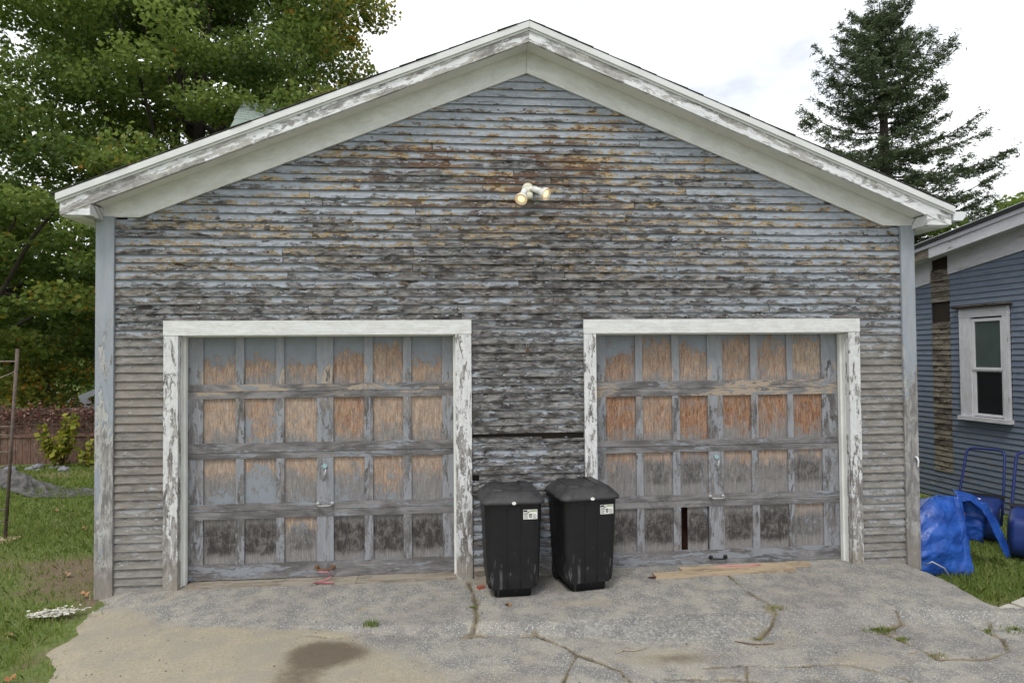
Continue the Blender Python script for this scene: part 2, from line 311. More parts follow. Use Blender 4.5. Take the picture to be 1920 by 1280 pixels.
def asphalt_mat():
    s = NT('old_asphalt', .92); x, y, z = s.pos(); v = s.posv()
    k = s.n('ShaderNodeAttribute'); k.attribute_name = 'mask'; sp = s.n('ShaderNodeSeparateColor'); s.put(sp.inputs[0], k.outputs['Color'])
    sand, crack, stain = sp.outputs
    st = s.voro(v, 82., 'F1', 'Color'); ss = s.n('ShaderNodeSeparateColor'); s.put(ss.inputs[0], st)
    d = s.voro(v, 82.); fine = s.noise(v, 260, 3, .6); mid = s.noise(v, 6., 6, .6); big = s.noise(v, 1.3, 4, .5)
    stone = s.ramp(ss.outputs[0], [(.0, (.09, .09, .09)), (.40, (.22, .22, .215)), (.72, (.38, .378, .365)), (1., (.66, .66, .64))])
    c = s.mix(s.sm(d, .30, .55), stone, (.075, .075, .077))
    c = s.mix(.45, c, s.ramp(fine, [(.3, (.205, .198, .182)), (.7, (.45, .438, .405))]))
    c = s.mix(s.sm(mid, .40, .62, 0., .48), c, (.41, .385, .32))
    c = s.mix(s.sm(big, .56, .38, 0., .24), c, (.15, .13, .135))
    tar = s.noise(v, 4.5, 6, .72); c = s.mix(s.sm(tar, .63, .71, 0, .42), c, (.075, .075, .08))
    c = s.mix(s.sm(s.noise(v, 2.1, 6, .7), .56, .68, 0, .5), c, (.36, .325, .25))
    lipm = s.attr('lipzone'); coarse = s.voro(v, 70., 'F1', 'Color'); cs = s.n('ShaderNodeSeparateColor'); s.put(cs.inputs[0], coarse)
    c = s.mix(s.sm(s.add(lipm, s.mul(s.add(mid, -.5), .8)), .35, .65, 0, .5), c, s.ramp(cs.outputs[0], [(.1, (.10, .10, .102)), (.55, (.17, .17, .17)), (.85, (.27, .27, .265)), (1., (.42, .42, .41))]))
    fs = s.noise(v, 55, 7, .8); fsand = s.ramp(fs, [(.28, (.19, .163, .118)), (.5, (.325, .285, .208)), (.72, (.44, .395, .300))])
    nn = s.noise(v, 18, 6, .7)
    sf = s.sm(s.add(sand, s.mul(s.add(s.mul(s.add(nn, fine), .5), -.5), 1.5)), .25, .80)
    fsand = s.mix(s.sm(s.noise(v, 3.2, 6, .65), .42, .62, 0, .7), fsand, s.mix(fine, (.20, .18, .145), (.34, .32, .27)))
    c = s.mix(s.mul(sf, .88), c, fsand)
    c = s.mix(s.sm(s.add(stain, s.mul(s.add(nn, -.5), .5)), .30, .95, 0, .80), c, (.085, .062, .044))
    cf = s.sm(s.add(crack, s.mul(s.add(s.noise(v, 14, 6, .75), -.5), 2.0)), .45, .85)
    c = s.mix(s.mul(cf, .75), c, s.ramp(s.noise(v, 9, 5, .6), [(.35, (.075, .06, .04)), (.5, (.21, .165, .10)), (.65, (.16, .15, .07))]))
    c = s.mix(s.sm(crack, .88, 1.15, 0, .6), c, (.045, .040, .034))
    h = s.add(s.mul(s.sm(d, .6, .1), s.sm(sf, 0, 1, .8, .1, True)), s.mul(fine, .6))
    s.bump(h, .6, .006)
    return s.done(c, .93)
M_ASPH = asphalt_mat()
def lawn_mat():
    s = NT('lawn_soil', .95); v = s.posv(); x, y, z = s.pos()
    n = s.noise(v, 5, 6, .65); f = s.noise(v, 60, 4, .7)
    w = s.attr('worn')
    soil = s.ramp(f, [(.3, (.09, .068, .044)), (.7, (.24, .19, .125))])
    gr = s.ramp(s.noise(v, 22, 6, .7), [(.3, (.075, .11, .026)), (.7, (.17, .205, .065))])
    s.bump(f, .6, .02)
    return s.done(s.mix(s.sm(s.add(w, s.mul(s.add(n, -.5), .8)), .3, .7), gr, soil))
M_LAWN = lawn_mat()
M_PAVER = plain('concrete_paver', (.44, .42, .37), .9, .15, 25, bump=.3)
M_STONE = plain('grey_garden_stone', (.19, .19, .22), .85, .3, 20, bump=.4)
M_FABRIC = plain('grey_weed_fabric', (.085, .083, .080), .85, .5, 7)
M_LABEL = plain('label_paper', (.70, .70, .66), .6, .05, 40)
M_INK = plain('label_ink', (.03, .03, .035), .6)
M_INKG = plain('label_green_ink', (.20, .30, .10), .6)

# ------------------------------------------------------------------ mesh helpers
class MB:
    def __init__(s): s.v = []; s.f = []; s.uv = []; s.lc = []
    def quad(s, P, uv=None, lc=None):
        i = len(s.v); s.v += [tuple(p) for p in P]; s.f.append(tuple(range(i, i+len(P))))
        s.uv += uv if uv else [(0, 0)]*len(P); s.lc += lc if lc else [(.5, .5)]*len(P)
    def box(s, x0, x1, y0, y1, z0, z1, grain='x', T=None):
        c = lambda a, b, d: (x1 if a else x0, y1 if b else y0, z1 if d else z0)
        fs = [[c(0,0,0), c(1,0,0), c(1,0,1), c(0,0,1)], [c(1,1,0), c(0,1,0), c(0,1,1), c(1,1,1)], [c(0,1,0), c(0,0,0), c(0,0,1), c(0,1,1)],
              [c(1,0,0), c(1,1,0), c(1,1,1), c(1,0,1)], [c(0,0,1), c(1,0,1), c(1,1,1), c(0,1,1)], [c(0,1,0), c(1,1,0), c(1,0,0), c(0,0,0)]]
        gi = 'xyz'.index(grain)
        for P in fs:
            oth = [k for k in range(3) if k != gi]
            uv = [(p[gi], p[oth[0]]+p[oth[1]]) for p in P]
            lc = [((p[0]-x0)/max(1e-6, x1-x0), (p[2]-z0)/max(1e-6, z1-z0)) for p in P]
            s.quad([T @ Vector(p) for p in P] if T else P, uv, lc)
    def prism(s, poly, y0, y1, ang=0.):
        """polygon in x,z extruded along y; uv rotated so that u runs along the grain at angle ang"""
        ca, sa = math.cos(ang), math.sin(ang); U = lambda p: (p[0]*ca+p[2]*sa, -p[0]*sa+p[2]*ca+p[1])
        a = [(x, y0, z) for x, z in poly]; b = [(x, y1, z) for x, z in poly]; n = len(poly)
        s.quad(a, [U(p) for p in a]); s.quad(b[::-1], [U(p) for p in b[::-1]])
        for i in range(n):
            j = (i+1) % n; P = [a[i], b[i], b[j], a[j]]; s.quad(P, [U(p) for p in P])
    def tube(s, pts, r, n=8, cap=True):
        rs = r if isinstance(r, (list, tuple)) else [r]*len(pts); pts = [Vector(p) for p in pts]; base = len(s.v); up0 = None
        for i, p in enumerate(pts):
            d = (pts[min(i+1, len(pts)-1)]-pts[max(i-1, 0)]).normalized()
            if up0 is None: up0 = d.orthogonal().normalized()
            a = (up0-d*up0.dot(d)); a = a.normalized() if a.length > 1e-5 else d.orthogonal().normalized(); up0 = a; b = d.cross(a)
            for k in range(n):
                t = 2*math.pi*k/n; s.v.append(tuple(p+(a*math.cos(t)+b*math.sin(t))*rs[i]))
        for i in range(len(pts)-1):
            for k in range(n):
                s._f((base+i*n+k, base+i*n+(k+1) % n, base+(i+1)*n+(k+1) % n, base+(i+1)*n+k))
        if cap: s._f(tuple(base+k for k in range(n))[::-1]); s._f(tuple(base+(len(pts)-1)*n+k for k in range(n)))
    def _f(s, idx):
        s.f.append(idx); s.uv += [(s.v[i][2], s.v[i][0]+s.v[i][1]) for i in idx]; s.lc += [(.5, .5)]*len(idx)
    def loft(s, rings, cap0=True, cap1=True):
        base = len(s.v); n = len(rings[0])
        for r in rings: s.v += [tuple(p) for p in r]
        for i in range(len(rings)-1):
            for k in range(n): s._f((base+i*n+k, base+i*n+(k+1) % n, base+(i+1)*n+(k+1) % n, base+(i+1)*n+k))
        if cap0: s._f(tuple(base+k for k in range(n))[::-1])
        if cap1: s._f(tuple(base+(len(rings)-1)*n+k for k in range(n)))
    def grid(s, fn, nu, nv):
        base = len(s.v)
        for j in range(nv+1):
            for i in range(nu+1): s.v.append(tuple(fn(i/nu, j/nv)))
        for j in range(nv):
            for i in range(nu):
                a = base+j*(nu+1)+i; s._f((a, a+1, a+nu+2, a+nu+1))
    def mesh(s, name, mat, smooth=False):
        me = bpy.data.meshes.new(name); me.from_pydata(s.v, [], s.f)
        for nm, d in (('UVMap', s.uv), ('loc', s.lc)):
            l = me.uv_layers.new(name=nm); l.data.foreach_set('uv', np.array(d, np.float32).ravel())
        me.materials.append(mat)
        if smooth: me.polygons.foreach_set('use_smooth', [True]*len(me.polygons))
        me.update(); return me
    def build(s, name, mat, parent=None, smooth=False, loc=None, wear=None, weld=False):
        me = s.mesh(name, mat, smooth)
        if weld:
            bm = bmesh.new(); bm.from_mesh(me); bmesh.ops.remove_doubles(bm, verts=bm.verts, dist=1e-5); bm.to_mesh(me); bm.free()
        return link(name, me, parent, loc, wear)
def link(name, me, parent=None, loc=None, wear=None):
    o = bpy.data.objects.new(name, me); COL.objects.link(o)
    if parent: o.parent = parent
    if loc is not None: o.location = loc
    if wear is not None: o.color = (1, 1, 1, 1-wear)
    return o
def tag(o, label=None, cat=None, group=None, kind=None):
    if label: o['label'] = label
    if cat: o['category'] = cat
    if group: o['group'] = group
    if kind: o['kind'] = kind
    return o
def empty(name, loc=(0, 0, 0), rz=0, label=None, cat=None, group=None):
    o = bpy.data.objects.new(name, None); COL.objects.link(o); o.location = loc; o.rotation_euler = (0, 0, rz); o.empty_display_size = .2
    return tag(o, label, cat, group)
def rr(w, d, r, z, n=5, cx=0., cy=0.):
    P = []
    for (sx, sy, a0) in ((1, 1, 0), (-1, 1, 90), (-1, -1, 180), (1, -1, 270)):
        for k in range(n+1):
            a = R_(a0+90*k/n); P.append((cx+sx*(w/2-r)+r*math.cos(a), cy+sy*(d/2-r)+r*math.sin(a), z))
    return P
def bevel(o, w=.006, seg=2, ang=35):
    m = o.modifiers.new('bevel', 'BEVEL'); m.width = w; m.segments = seg; m.limit_method = 'ANGLE'; m.angle_limit = R_(ang); return o

def npmesh(name, V, Fq, mat, parent=None, attrs=None, loc=None, smooth=False):
    """V (n,3), Fq (m,k) faces of k corners, attrs: dict name -> per-vertex float"""
    me = bpy.data.meshes.new(name); m, k = Fq.shape
    me.vertices.add(len(V)); me.vertices.foreach_set('co', V.astype(np.float32).ravel())
    me.loops.add(m*k); me.loops.foreach_set('vertex_index', Fq.astype(np.int32).ravel())
    me.polygons.add(m); me.polygons.foreach_set('loop_start', np.arange(0, m*k, k, dtype=np.int32)); me.polygons.foreach_set('loop_total', np.full(m, k, np.int32))
    if smooth: me.polygons.foreach_set('use_smooth', np.ones(m, bool))
    for nm, a in (attrs or {}).items():
        if a.ndim == 2:
            at = me.attributes.new(nm, 'FLOAT_COLOR', 'POINT'); at.data.foreach_set('color', a.astype(np.float32).ravel())
        else:
            at = me.attributes.new(nm, 'FLOAT', 'POINT'); at.data.foreach_set('value', a.astype(np.float32))
    me.materials.append(mat); me.update(calc_edges=True); me.validate()
    return link(name, me, parent, loc)

def vnoise(x, y, seed=0, oct=5, ro=.5):
    """numpy value noise, 0..1"""
    r = np.random.default_rng(seed); T = r.random((256, 256)); out = np.zeros_like(x); amp = 1; tot = 0
    for o in range(oct):
        f = 2**o; xi = np.floor(x*f).astype(int); yi = np.floor(y*f).astype(int); fx = x*f-xi; fy = y*f-yi
        fx = fx*fx*(3-2*fx); fy = fy*fy*(3-2*fy); g = lambda a, b: T[(a+o*37) % 256, (b+o*91) % 256]
        out += amp*((g(xi, yi)*(1-fx)+g(xi+1, yi)*fx)*(1-fy)+(g(xi, yi+1)*(1-fx)+g(xi+1, yi+1)*fx)*fy); tot += amp; amp *= ro
    return out/tot
def ss(x, a, b):
    t = np.clip((x-a)/(b-a), 0, 1); return t*t*(3-2*t)
def pdist(x, y, poly):
    d = np.full(x.shape, 9.)
    for (ax, ay), (bx, by) in zip(poly[:-1], poly[1:]):
        dx, dy = bx-ax, by-ay; t = np.clip(((x-ax)*dx+(y-ay)*dy)/(dx*dx+dy*dy+1e-9), 0, 1)
        d = np.minimum(d, np.hypot(x-ax-t*dx, y-ay-t*dy))
    return d

# ------------------------------------------------------------------ ground
def left_edge(y):       # border between the lawn and the driveway's sand
    return np.interp(y, [-9, -4, -1.9, -1.5, -.9, -.45, -.12, .0, .2], [.7, .65, .50, .40, .19, .10, .10, .05, .05])
def right_edge(y):
    return np.interp(y, [-9, -1.45, -1.25, -1.08, -.98, -.45, -.18, .2], [9.2, 9.1, 8.6, 7.16, 7.13, 7.19, 7.15, 7.1])
def lawn_h(x, y):
    return -.035-.105*ss(x, 6.9, 7.4)+.03*(vnoise(x*.8+40, y*.8+40, 5, 3)-.5)
def grid_lines(a):
    out = []
    for lo, hi, st in a: out += list(np.arange(lo, hi-1e-6, st))
    return np.array(out+[a[-1][1]])
gx = grid_lines([(-300, -60, 30), (-60, -12, 6), (-12, 12, .2), (12, 60, 6), (60, 300, 30)])
gy = grid_lines([(-120, -20, 20), (-20, -6, 2), (-6, 9, .2), (9, 60, 5), (60, 400, 34)])
X, Y = np.meshgrid(gx, gy); Z = np.where((np.abs(X) < 14) & (Y < 12), lawn_h(X, Y), -.08)
inside = (X > left_edge(Y)+.35) & (X < right_edge(Y)-.35) & (Y < .1)
Z = np.where(inside, -.35, Z)
Z = np.where((X > .2) & (X < 7.1) & (Y > .1) & (Y < 8), -.2, Z)
def worn_f(x, y):
    w = np.exp(-(((x+.30)/.65)**2+((y-.75)/.7)**2))*.85+np.exp(-(((x+1.6)/1.4)**2+((y-1.0)/.30)**2))*.5
    w += np.exp(-((y-6.0)/.35)**2)*.6*(x < 0)+np.exp(-(((x-left_edge(y)+.06)/.16)**2))*(y < .2)*.5
    w += np.exp(-(((x-7.5)/.5)**2+((y+.75)/.16)**2))*.8
    return np.clip(w+.75*(vnoise(x*1.6+9, y*2.6+9, 8, 5)-.5), 0, 1)
nx, ny = len(gx), len(gy); idx = np.arange(nx*ny).reshape(ny, nx)
Fq = np.stack([idx[:-1, :-1], idx[:-1, 1:], idx[1:, 1:], idx[1:, :-1]], -1).reshape(-1, 4)
tag(npmesh('lawn', np.stack([X, Y, Z], -1).reshape(-1, 3), Fq, M_LAWN, attrs={'worn': worn_f(X, Y).ravel()}, smooth=True), kind='structure')

LIP = [(1.3, -.80), (1.84, -.81), (2.39, -.91), (2.74, -.92), (3.09, -.88), (3.52, -.95), (3.79, -.97), (4.21, -.92), (4.62, -.89), (4.96, -.88), (5.38, -.90), (5.88, -.93), (6.45, -.98), (6.73, -1.06), (7.3, -1.22)]
FOOT = [(1.3, -.84), (1.84, -.86), (2.39, -.96), (2.74, -.97), (3.09, -.94), (3.52, -1.0), (3.93, -1.08), (4.14, -1.17), (4.28, -1.24), (4.66, -1.27), (5.05, -1.27), (5.23, -1.21), (5.5, -1.16), (6.2, -1.18), (6.7, -1.16), (7.3, -1.30)]
CRACKS = [([(3.11, -.10), (3.15, -.54), (3.14, -.85), (3.09, -1.0)], .030), ([(5.38, -.05), (5.37, -.56), (5.43, -.79), (5.42, -.95), (5.31, -1.09), (5.14, -1.24)], .024),
          ([(3.56, -1.0), (3.75, -1.23), (3.80, -1.35), (3.91, -1.45), (4.04, -1.58), (4.07, -1.72), (4.2, -1.83), (4.3, -2.1)], .022), ([(3.79, -1.38), (3.70, -1.58), (3.62, -1.8), (3.55, -2.2)], .014),
          ([(6.35, -1.0), (6.29, -1.14), (6.07, -1.22), (6.15, -1.49), (6.17, -1.65), (6.5, -1.68), (6.71, -1.6), (6.84, -1.42), (6.83, -1.3), (6.95, -1.2)], .022),
          ([(4.3, -1.72), (4.74, -1.76), (4.88, -1.83), (5.14, -1.9), (5.33, -2.03), (5.5, -2.4)], .016), ([(4.6, -1.60), (4.88, -1.59), (5.21, -1.66), (5.54, -1.66), (5.68, -1.77), (5.79, -1.87), (5.77, -2.2)], .016),
          ([(4.88, -1.59), (4.79, -1.8)], .010), ([(5.6, -1.35), (5.75, -1.5), (6.1, -1.55)], .007), ([(2.39, -.95), (2.2, -1.02), (1.9, -.98)], .012), ([(3.11, -.98), (3.4, -1.0), (3.56, -1.02)], .014)]
def drive_h(x, y):
    lip = np.interp(x, *zip(*LIP)); foot = np.interp(x, *zip(*FOOT))
    lip = lip+.02*(vnoise(x*6, x*0+3, 21, 3)-.5); foot = foot+.03*(vnoise(x*7, x*0+8, 22, 3)-.5)
    fade = ss(x, 1.5, 3.2)
    t = np.clip((lip-y)/np.maximum(lip-foot, .01), 0, 1)
    h = .012-.012*ss(-y, 0, .9)-.07*fade*(t*.7+.3*t*t*(3-2*t))
    h += .022*(vnoise(x*1.3, y*1.3, 31, 3)-.5)+.010*(vnoise(x*7, y*7, 32, 4)-.5)
    c = np.zeros_like(x)
    for poly, w in CRACKS:
        wob = .02*(vnoise(x*9, y*9, 41, 3)-.5)
        d = np.abs(pdist(x+wob, y+wob*.7, poly)); ww = w*(.25+1.0*vnoise(x*6, y*6, 42, 3)**1.5*1.6)
        k = np.clip(1-d/ww, 0, 1); h -= .022*k; c = np.maximum(c, np.clip(1.25-d/(ww*1.35), 0, 1.25))
    c = c*(.70+.65*vnoise(x*3.1, y*3.1, 44, 4)); c = np.maximum(c, .85*np.exp(-((x-5.40)/.10)**2-((y+.93)/.06)**2)); c = np.maximum(c, .95*np.exp(-((x-3.12)/.13)**2-((y+.97)/.05)**2))
    c = np.maximum(c, .9*np.exp(-((x-6.10)/.12)**2-((y+1.24)/.09)**2)*(1)); c = np.maximum(c, .8*np.exp(-((x-5.12)/.09)**2-((y+1.25)/.05)**2))
    # sand washed over the left half, and small pans of grit lower right
    sn = vnoise(x*2.3, y*2.3, 51, 5)
    bx = np.interp(y, [-3, -1.7, -1.3, -.95, -.75, -.3], [3.3, 2.9, 2.55, 2.2, .95, .25])
    sand = ss(bx-x+.5*(sn-.5), -.45, .35)*ss(y, -.05, -.45)
    sand = np.maximum(sand, .75*np.exp(-((x-4.4)/.50)**2-((y+1.44)/.17)**2)); sand = np.maximum(sand, .62*np.exp(-((x-4.0)/.45)**2-((y+.62)/.10)**2))
    sand = np.maximum(sand, .58*np.exp(-((x-5.7)/.5)**2-((y+1.62)/.15)**2)); sand = np.maximum(sand, .52*np.exp(-((x-3.0)/.9)**2-((y+1.7)/.3)**2))
    sand = np.maximum(sand, .55*np.exp(-((x-5.2)/.25)**2-((y+1.35)/.10)**2))
    stain = np.exp(-(((x-2.16)/.30)**2+((y+1.24)/.20)**2)**1.5)+.75*np.exp(-((x-2.02)/.22)**2-((y+1.55)/.28)**2)+.35*np.exp(-((x-1.8)/.5)**2-((y+1.85)/.2)**2)
    stain += .72*np.exp(-((x-4.48)/.34)**2-((y+1.46)/.11)**2)+.45*np.exp(-((x-5.85)/.30)**2-((y+1.75)/.12)**2)+.55*np.exp(-((x-5.2)/.35)**2-((y+1.86)/.10)**2)
    lz = ss(t, .02, .15)*ss(t, 1.0, .8)*ss(x, 3.2, 4.1)*(.45+.55*ss(x, 5.5, 5.2))
    return h, sand, c, np.clip(stain, 0, 1), lz
def drive_patch(name, xs, ys, kind='structure'):
    X, Y = np.meshgrid(xs, ys); h, sand, c, stn, lz = drive_h(X, Y)
    e = .30*(vnoise(X*3, Y*3, 61, 5)-.5); e2 = .04*(vnoise(X*5, Y*5, 62, 3)-.5)
    outl = ss(left_edge(Y)+e-X, -.30, .35); outr = ss(X-right_edge(Y)+e2, -.02, .06)
    h = h-.14*outl-.24*outr; sand = np.maximum(sand, .5*ss(left_edge(Y)+e-X, -.3, .05))
    nx, ny = len(xs), len(ys); idx = np.arange(nx*ny).reshape(ny, nx)
    Fq = np.stack([idx[:-1, :-1], idx[:-1, 1:], idx[1:, 1:], idx[1:, :-1]], -1).reshape(-1, 4)
    mask = np.stack([sand, c, stn, np.ones_like(c)], -1).reshape(-1, 4)
    return tag(npmesh(name, np.stack([X, Y, h], -1).reshape(-1, 3), Fq, M_ASPH, attrs={'mask': mask, 'lipzone': lz.ravel()}, smooth=True), kind=kind)
drive_patch('driveway', np.arange(-.5, 9.3, .0175), grid_lines([(-12, -3, .5), (-3, -2.3, .08), (-2.3, .12, .0175)]))

# ------------------------------------------------------------------ garage
SL = .402; AX = 3.65
GAR = empty('garage', (AX, 0, 0), 0, 'two-door garage with peeling blue-grey clapboards and white gable trim', 'garage')
INV = Matrix.Translation((-AX, 0, 0))
def gpart(mb, name, mat, parent=None, wear=None, smooth=False, **k):
    p = parent or GAR; o = mb.build(name, mat, p, smooth, None, wear, **k)
    if p is GAR: o.matrix_parent_inverse = INV
    return o
# sheathing with the two openings
LD = (.661, 2.999); RD = (4.254, 6.635); HZ = 2.16; EZ = 3.15
mb = MB(); yb = .03
def rectw(x0, x1, z0, z1): mb.box(x0, x1, yb, yb+.05, z0, z1)
for a, b in ((.02, LD[0]), (LD[1], RD[0]), (RD[1], 7.28)): rectw(a, b, -.1, HZ+.02)
rectw(.02, 7.28, HZ+.02, EZ); mb.prism([(.02, EZ), (7.28, EZ), (AX, EZ+(7.26/2)*SL)], yb, yb+.05)
WALL = gpart(mb, 'front_wall', M_SHEATH)
mb = MB(); mb.quad([(.05, .1, -.02), (7.25, .1, -.02), (7.25, 7, -.02), (.05, 7, -.02)]); gpart(mb, 'floor_slab', M_DARK)
def side_wall(x, sgn):
    mb = MB(); z = -.1; e = .0714
    while z < 3.12:
        mb.quad([(x+sgn*.014, .03, z), (x+sgn*.014, 7, z), (x, 7, z+e), (x, .03, z+e)], [(.03, z), (7, z), (7, z+e), (.03, z+e)], [(0, 0), (1, 0), (1, 1), (0, 1)])
        mb.quad([(x, .03, z), (x, 7, z), (x+sgn*.014, 7, z), (x+sgn*.014, .03, z)]); z += e
    mb.box(min(x-sgn*.06, x-sgn*.01), max(x-sgn*.06, x-sgn*.01), .09, 6.95, -.1, 3.12)
    gpart(mb, 'side_wall', M_SID)
side_wall(.0, -1); side_wall(7.3, 1)
mb = MB(); mb.prism([(.02, -.1), (7.28, -.1), (7.28, EZ), (AX, EZ+3.63*SL), (.02, EZ)], 6.96, 7.02); gpart(mb, 'back_wall', M_SID)

# clapboards, one by one
EX = .0714
def clapboard(x0, x1, z, h=EX, top=None, wear=None, yo=0., tilt=0.):
    n = max(1, min(8, int((x1-x0)/.3))); mb = MB(); top = h+.013 if top is None else top
    jz = [random.gauss(0, .0013) for _ in range(n+1)]; jy = [random.gauss(0, .0014) for _ in range(n+1)]
    xs = [x0+(x1-x0)*i/n for i in range(n+1)]; L_ = x1-x0
    for i in range(n):
        a, b = xs[i], xs[i+1]; ta = tilt*(i/n); tb = tilt*((i+1)/n)
        A0 = (a, -.018+yo+jy[i], z+jz[i]+ta); B0 = (b, -.018+yo+jy[i+1], z+jz[i+1]+tb); A1 = (a, .004+yo, z+top+ta*.4); B1 = (b, .004+yo, z+top+tb*.4)
        A2 = (a, .012+yo, z+jz[i]+ta); B2 = (b, .012+yo, z+jz[i+1]+tb)
        lv = top/h
        mb.quad([A0, B0, B1, A1], [(a-x0, 0), (b-x0, 0), (b-x0, top), (a-x0, top)], [(0, 0), (1, 0), (1, lv), (0, lv)])
        mb.quad([A2, B2, B0, A0], [(a-x0, -.02), (b-x0, -.02), (b-x0, 0), (a-x0, 0)], [(0, 0)]*4)
    for q, x in ((0, x0), (1, x1)):
        P = [(x, -.018+yo+jy[-q], z+jz[-q]+tilt*q), (x, .012+yo, z+tilt*q), (x, .004+yo, z+top+tilt*q*.4)]
        mb.quad(P if not q else P[::-1])
    return gpart(mb, 'clapboard', M_SID, WALL, wear if wear is not None else random.uniform(-.12, .16))
for o in (WALL,): WINV = INV
def split(x0, x1, lmin=.9, lmax=3.0):
    out = []; a = x0
    while x1-a > lmax: b = a+random.uniform(lmin, lmax); out.append((a, b-.004)); a = b
    out.append((a, x1)); return out
for k in range(0, 63):
    z = 2.273+EX*(k-32)+random.gauss(0, .0015)
    if z < 2.26:
        for sx0, sx1 in ((.142, .541), (3.140, 4.142), (6.746, 7.168)):
            if sx0 > 3 and sx1 < 5:
                if k == 17:      # broken board that leaves the dark slot
                    clapboard(sx0, 3.76, z-.004, EX, .040, .3, 0, -.004); clapboard(3.762, sx1, z-.008, EX, .022, .3, -.004, .006); continue
                if k == 12: clapboard(sx0+.06, sx1, z, wear=.2); continue
                w = random.uniform(-.04, .16) if 9 < k < 28 else random.uniform(-.15, .1)
                clapboard(sx0, sx1, z, wear=w, yo=random.gauss(0, .0015), tilt=random.gauss(0, .0045) if 9 < k < 22 else 0); continue
            clapboard(sx0, sx1, z, wear=random.uniform(-.1, .14))
    else:
        zm = z+EX*.5
        xa = max(.142, .345+(zm-3.158)/SL-.12) if zm > 3.1 else .142; xb = min(7.168, 7.0-(zm-3.148)/SL+.12) if zm > 3.1 else 7.168
        if xb-xa < .25: continue
        for a, b in split(xa, xb): clapboard(a, b, z)
# corner boards
mb = MB(); mb.box(-.005, .14, -.034, .03, -.04, 3.16, 'z'); bevel(gpart(mb, 'corner_board', M_CNR), .004)
mb = MB(); mb.box(7.17, 7.303, -.034, .03, -.06, 3.15, 'z'); bevel(gpart(mb, 'corner_board', M_CNR, wear=.05), .004)
# frieze boards
def fr(sg):
    X_ = lambda x: AX+sg*(x-AX) if sg < 0 else x
    mb = MB(); zt = 4.68; x0 = -.04 if sg > 0 else None
    e = -.04 if sg > 0 else 7.335-0
    if sg > 0: P = [(-.035, 3.155), (.343, 3.155), (AX, 4.488), (AX, 4.69), (-.035, 4.69-SL*(AX+.035))]; mb.prism(P, -.03, -.006, math.atan(SL))
    else: P = [(7.0, 3.148), (7.335, 3.148), (7.335, 4.69-SL*(7.335-AX)), (AX+.002, 4.69), (AX+.002, 4.488)]; mb.prism(P, -.031, -.006, -math.atan(SL))
    gpart(mb, 'frieze_board', M_FRZ)
fr(1); fr(-1)
FY0, FY1 = -.235, -.205
XL, XR = -.175, 7.515
for sg in (1, -1):
    xe = XL if sg > 0 else XR; run = abs(AX-xe); xa = AX-.001*sg; an = sg*math.atan(SL); zt = lambda x, top: top-SL*abs(AX-x)
    # fascia with a plumb-cut, level-cut foot
    zb = 3.128 if sg > 0 else 3.118; xi = xe+sg*.21
    P = [(xe, zb), (xe+sg*.02, zb), (xa, 4.672), (xa, 4.782), (xe, zt(xe, 4.782))]
    mb = MB(); mb.prism(P if sg > 0 else P[::-1], FY0, FY1, an); gpart(mb, 'fascia_board', M_FAS, wear=.06 if sg > 0 else .0)
    P = [(xe-sg*.02, zt(xe-sg*.02, 4.784)), (xa, 4.784), (xa, 4.838), (xe-sg*.02, zt(xe-sg*.02, 4.838))]
    mb = MB(); mb.prism(P if sg > 0 else P[::-1], FY0-.028, FY1, an)
    P = [(xe-sg*.02, zt(xe-sg*.02, 4.766)), (xa, 4.766), (xa, 4.7835), (xe-sg*.02, zt(xe-sg*.02, 4.7835))]
    mb.prism(P if sg > 0 else P[::-1], FY0-.012, FY0-.001, an)
    gpart(mb, 'rake_moulding', M_MOULD)
    # sloping soffit
    mb = MB(); xs = xe+sg*.22
    P = [(xs, zt(xs, 4.685)), (xa, 4.685), (xa, 4.70), (xs, zt(xs, 4.70))]
    mb.prism(P if sg > 0 else P[::-1], FY1+.001, -.0305 if sg > 0 else -.0315, an); gpart(mb, 'rake_soffit', M_SOFF)
    # boxed return at the eave foot
    P = [(xe+sg*.012, zb-.002), (xi+sg*.02, zb-.002), (xi+sg*.02, zt(xi+sg*.02, 4.668)), (xe+sg*.012, zt(xe+sg*.012, 4.668))]
    mb = MB(); mb.prism(P if sg > 0 else P[::-1], FY0+.004, -.033); gpart(mb, 'eave_return', M_FAS, wear=-.1)
    # eave soffit and eave fascia running back along the side
    mb = MB(); a, b = sorted((xe, 0.0-.02 if sg > 0 else 7.32)); mb.box(a, b, -.2, 7.0, zb-.012, zb-.003); gpart(mb, 'eave_soffit', M_SOFF)
    a, b = sorted((xe-sg*.012, xe+sg*.01)); mb = MB(); mb.box(a, b, -.204, 7.1, zb, 3.235, 'y'); gpart(mb, 'eave_fascia', M_MOULD)
# roof
for sg in (1, -1):
    xe = XL-.05 if sg > 0 else XR+.05; mb = MB()
    P = [(xe, 4.839-SL*abs(AX-xe)), (AX, 4.839), (AX, 4.846), (xe, 4.846-SL*abs(AX-xe))]
    mb.prism(P if sg > 0 else P[::-1], -.245, 7.2, 0)
    roof = gpart(mb, 'roof', M_SHING)
    n = 28; run = abs(AX-xe)
    for i in range(n):
        f0, f1 = i/n, (i+1.25)/n; x0 = xe+sg*run*f0; x1 = xe+sg*run*min(1, f1); dz = .004+.010
        z0 = 4.846-SL*abs(AX-x0); z1 = 4.846-SL*abs(AX-x1); mb = MB(); jy = -.262+random.uniform(-.012, .004)
        P = [(x0, z0+.001), (x1, z1+.001), (x1, z1+.003), (x0, z0+.008)]
        mb.prism(P if sg > 0 else P[::-1], jy, 7.21, 0); gpart(mb, 'shingle_course', M_SHING, roof)
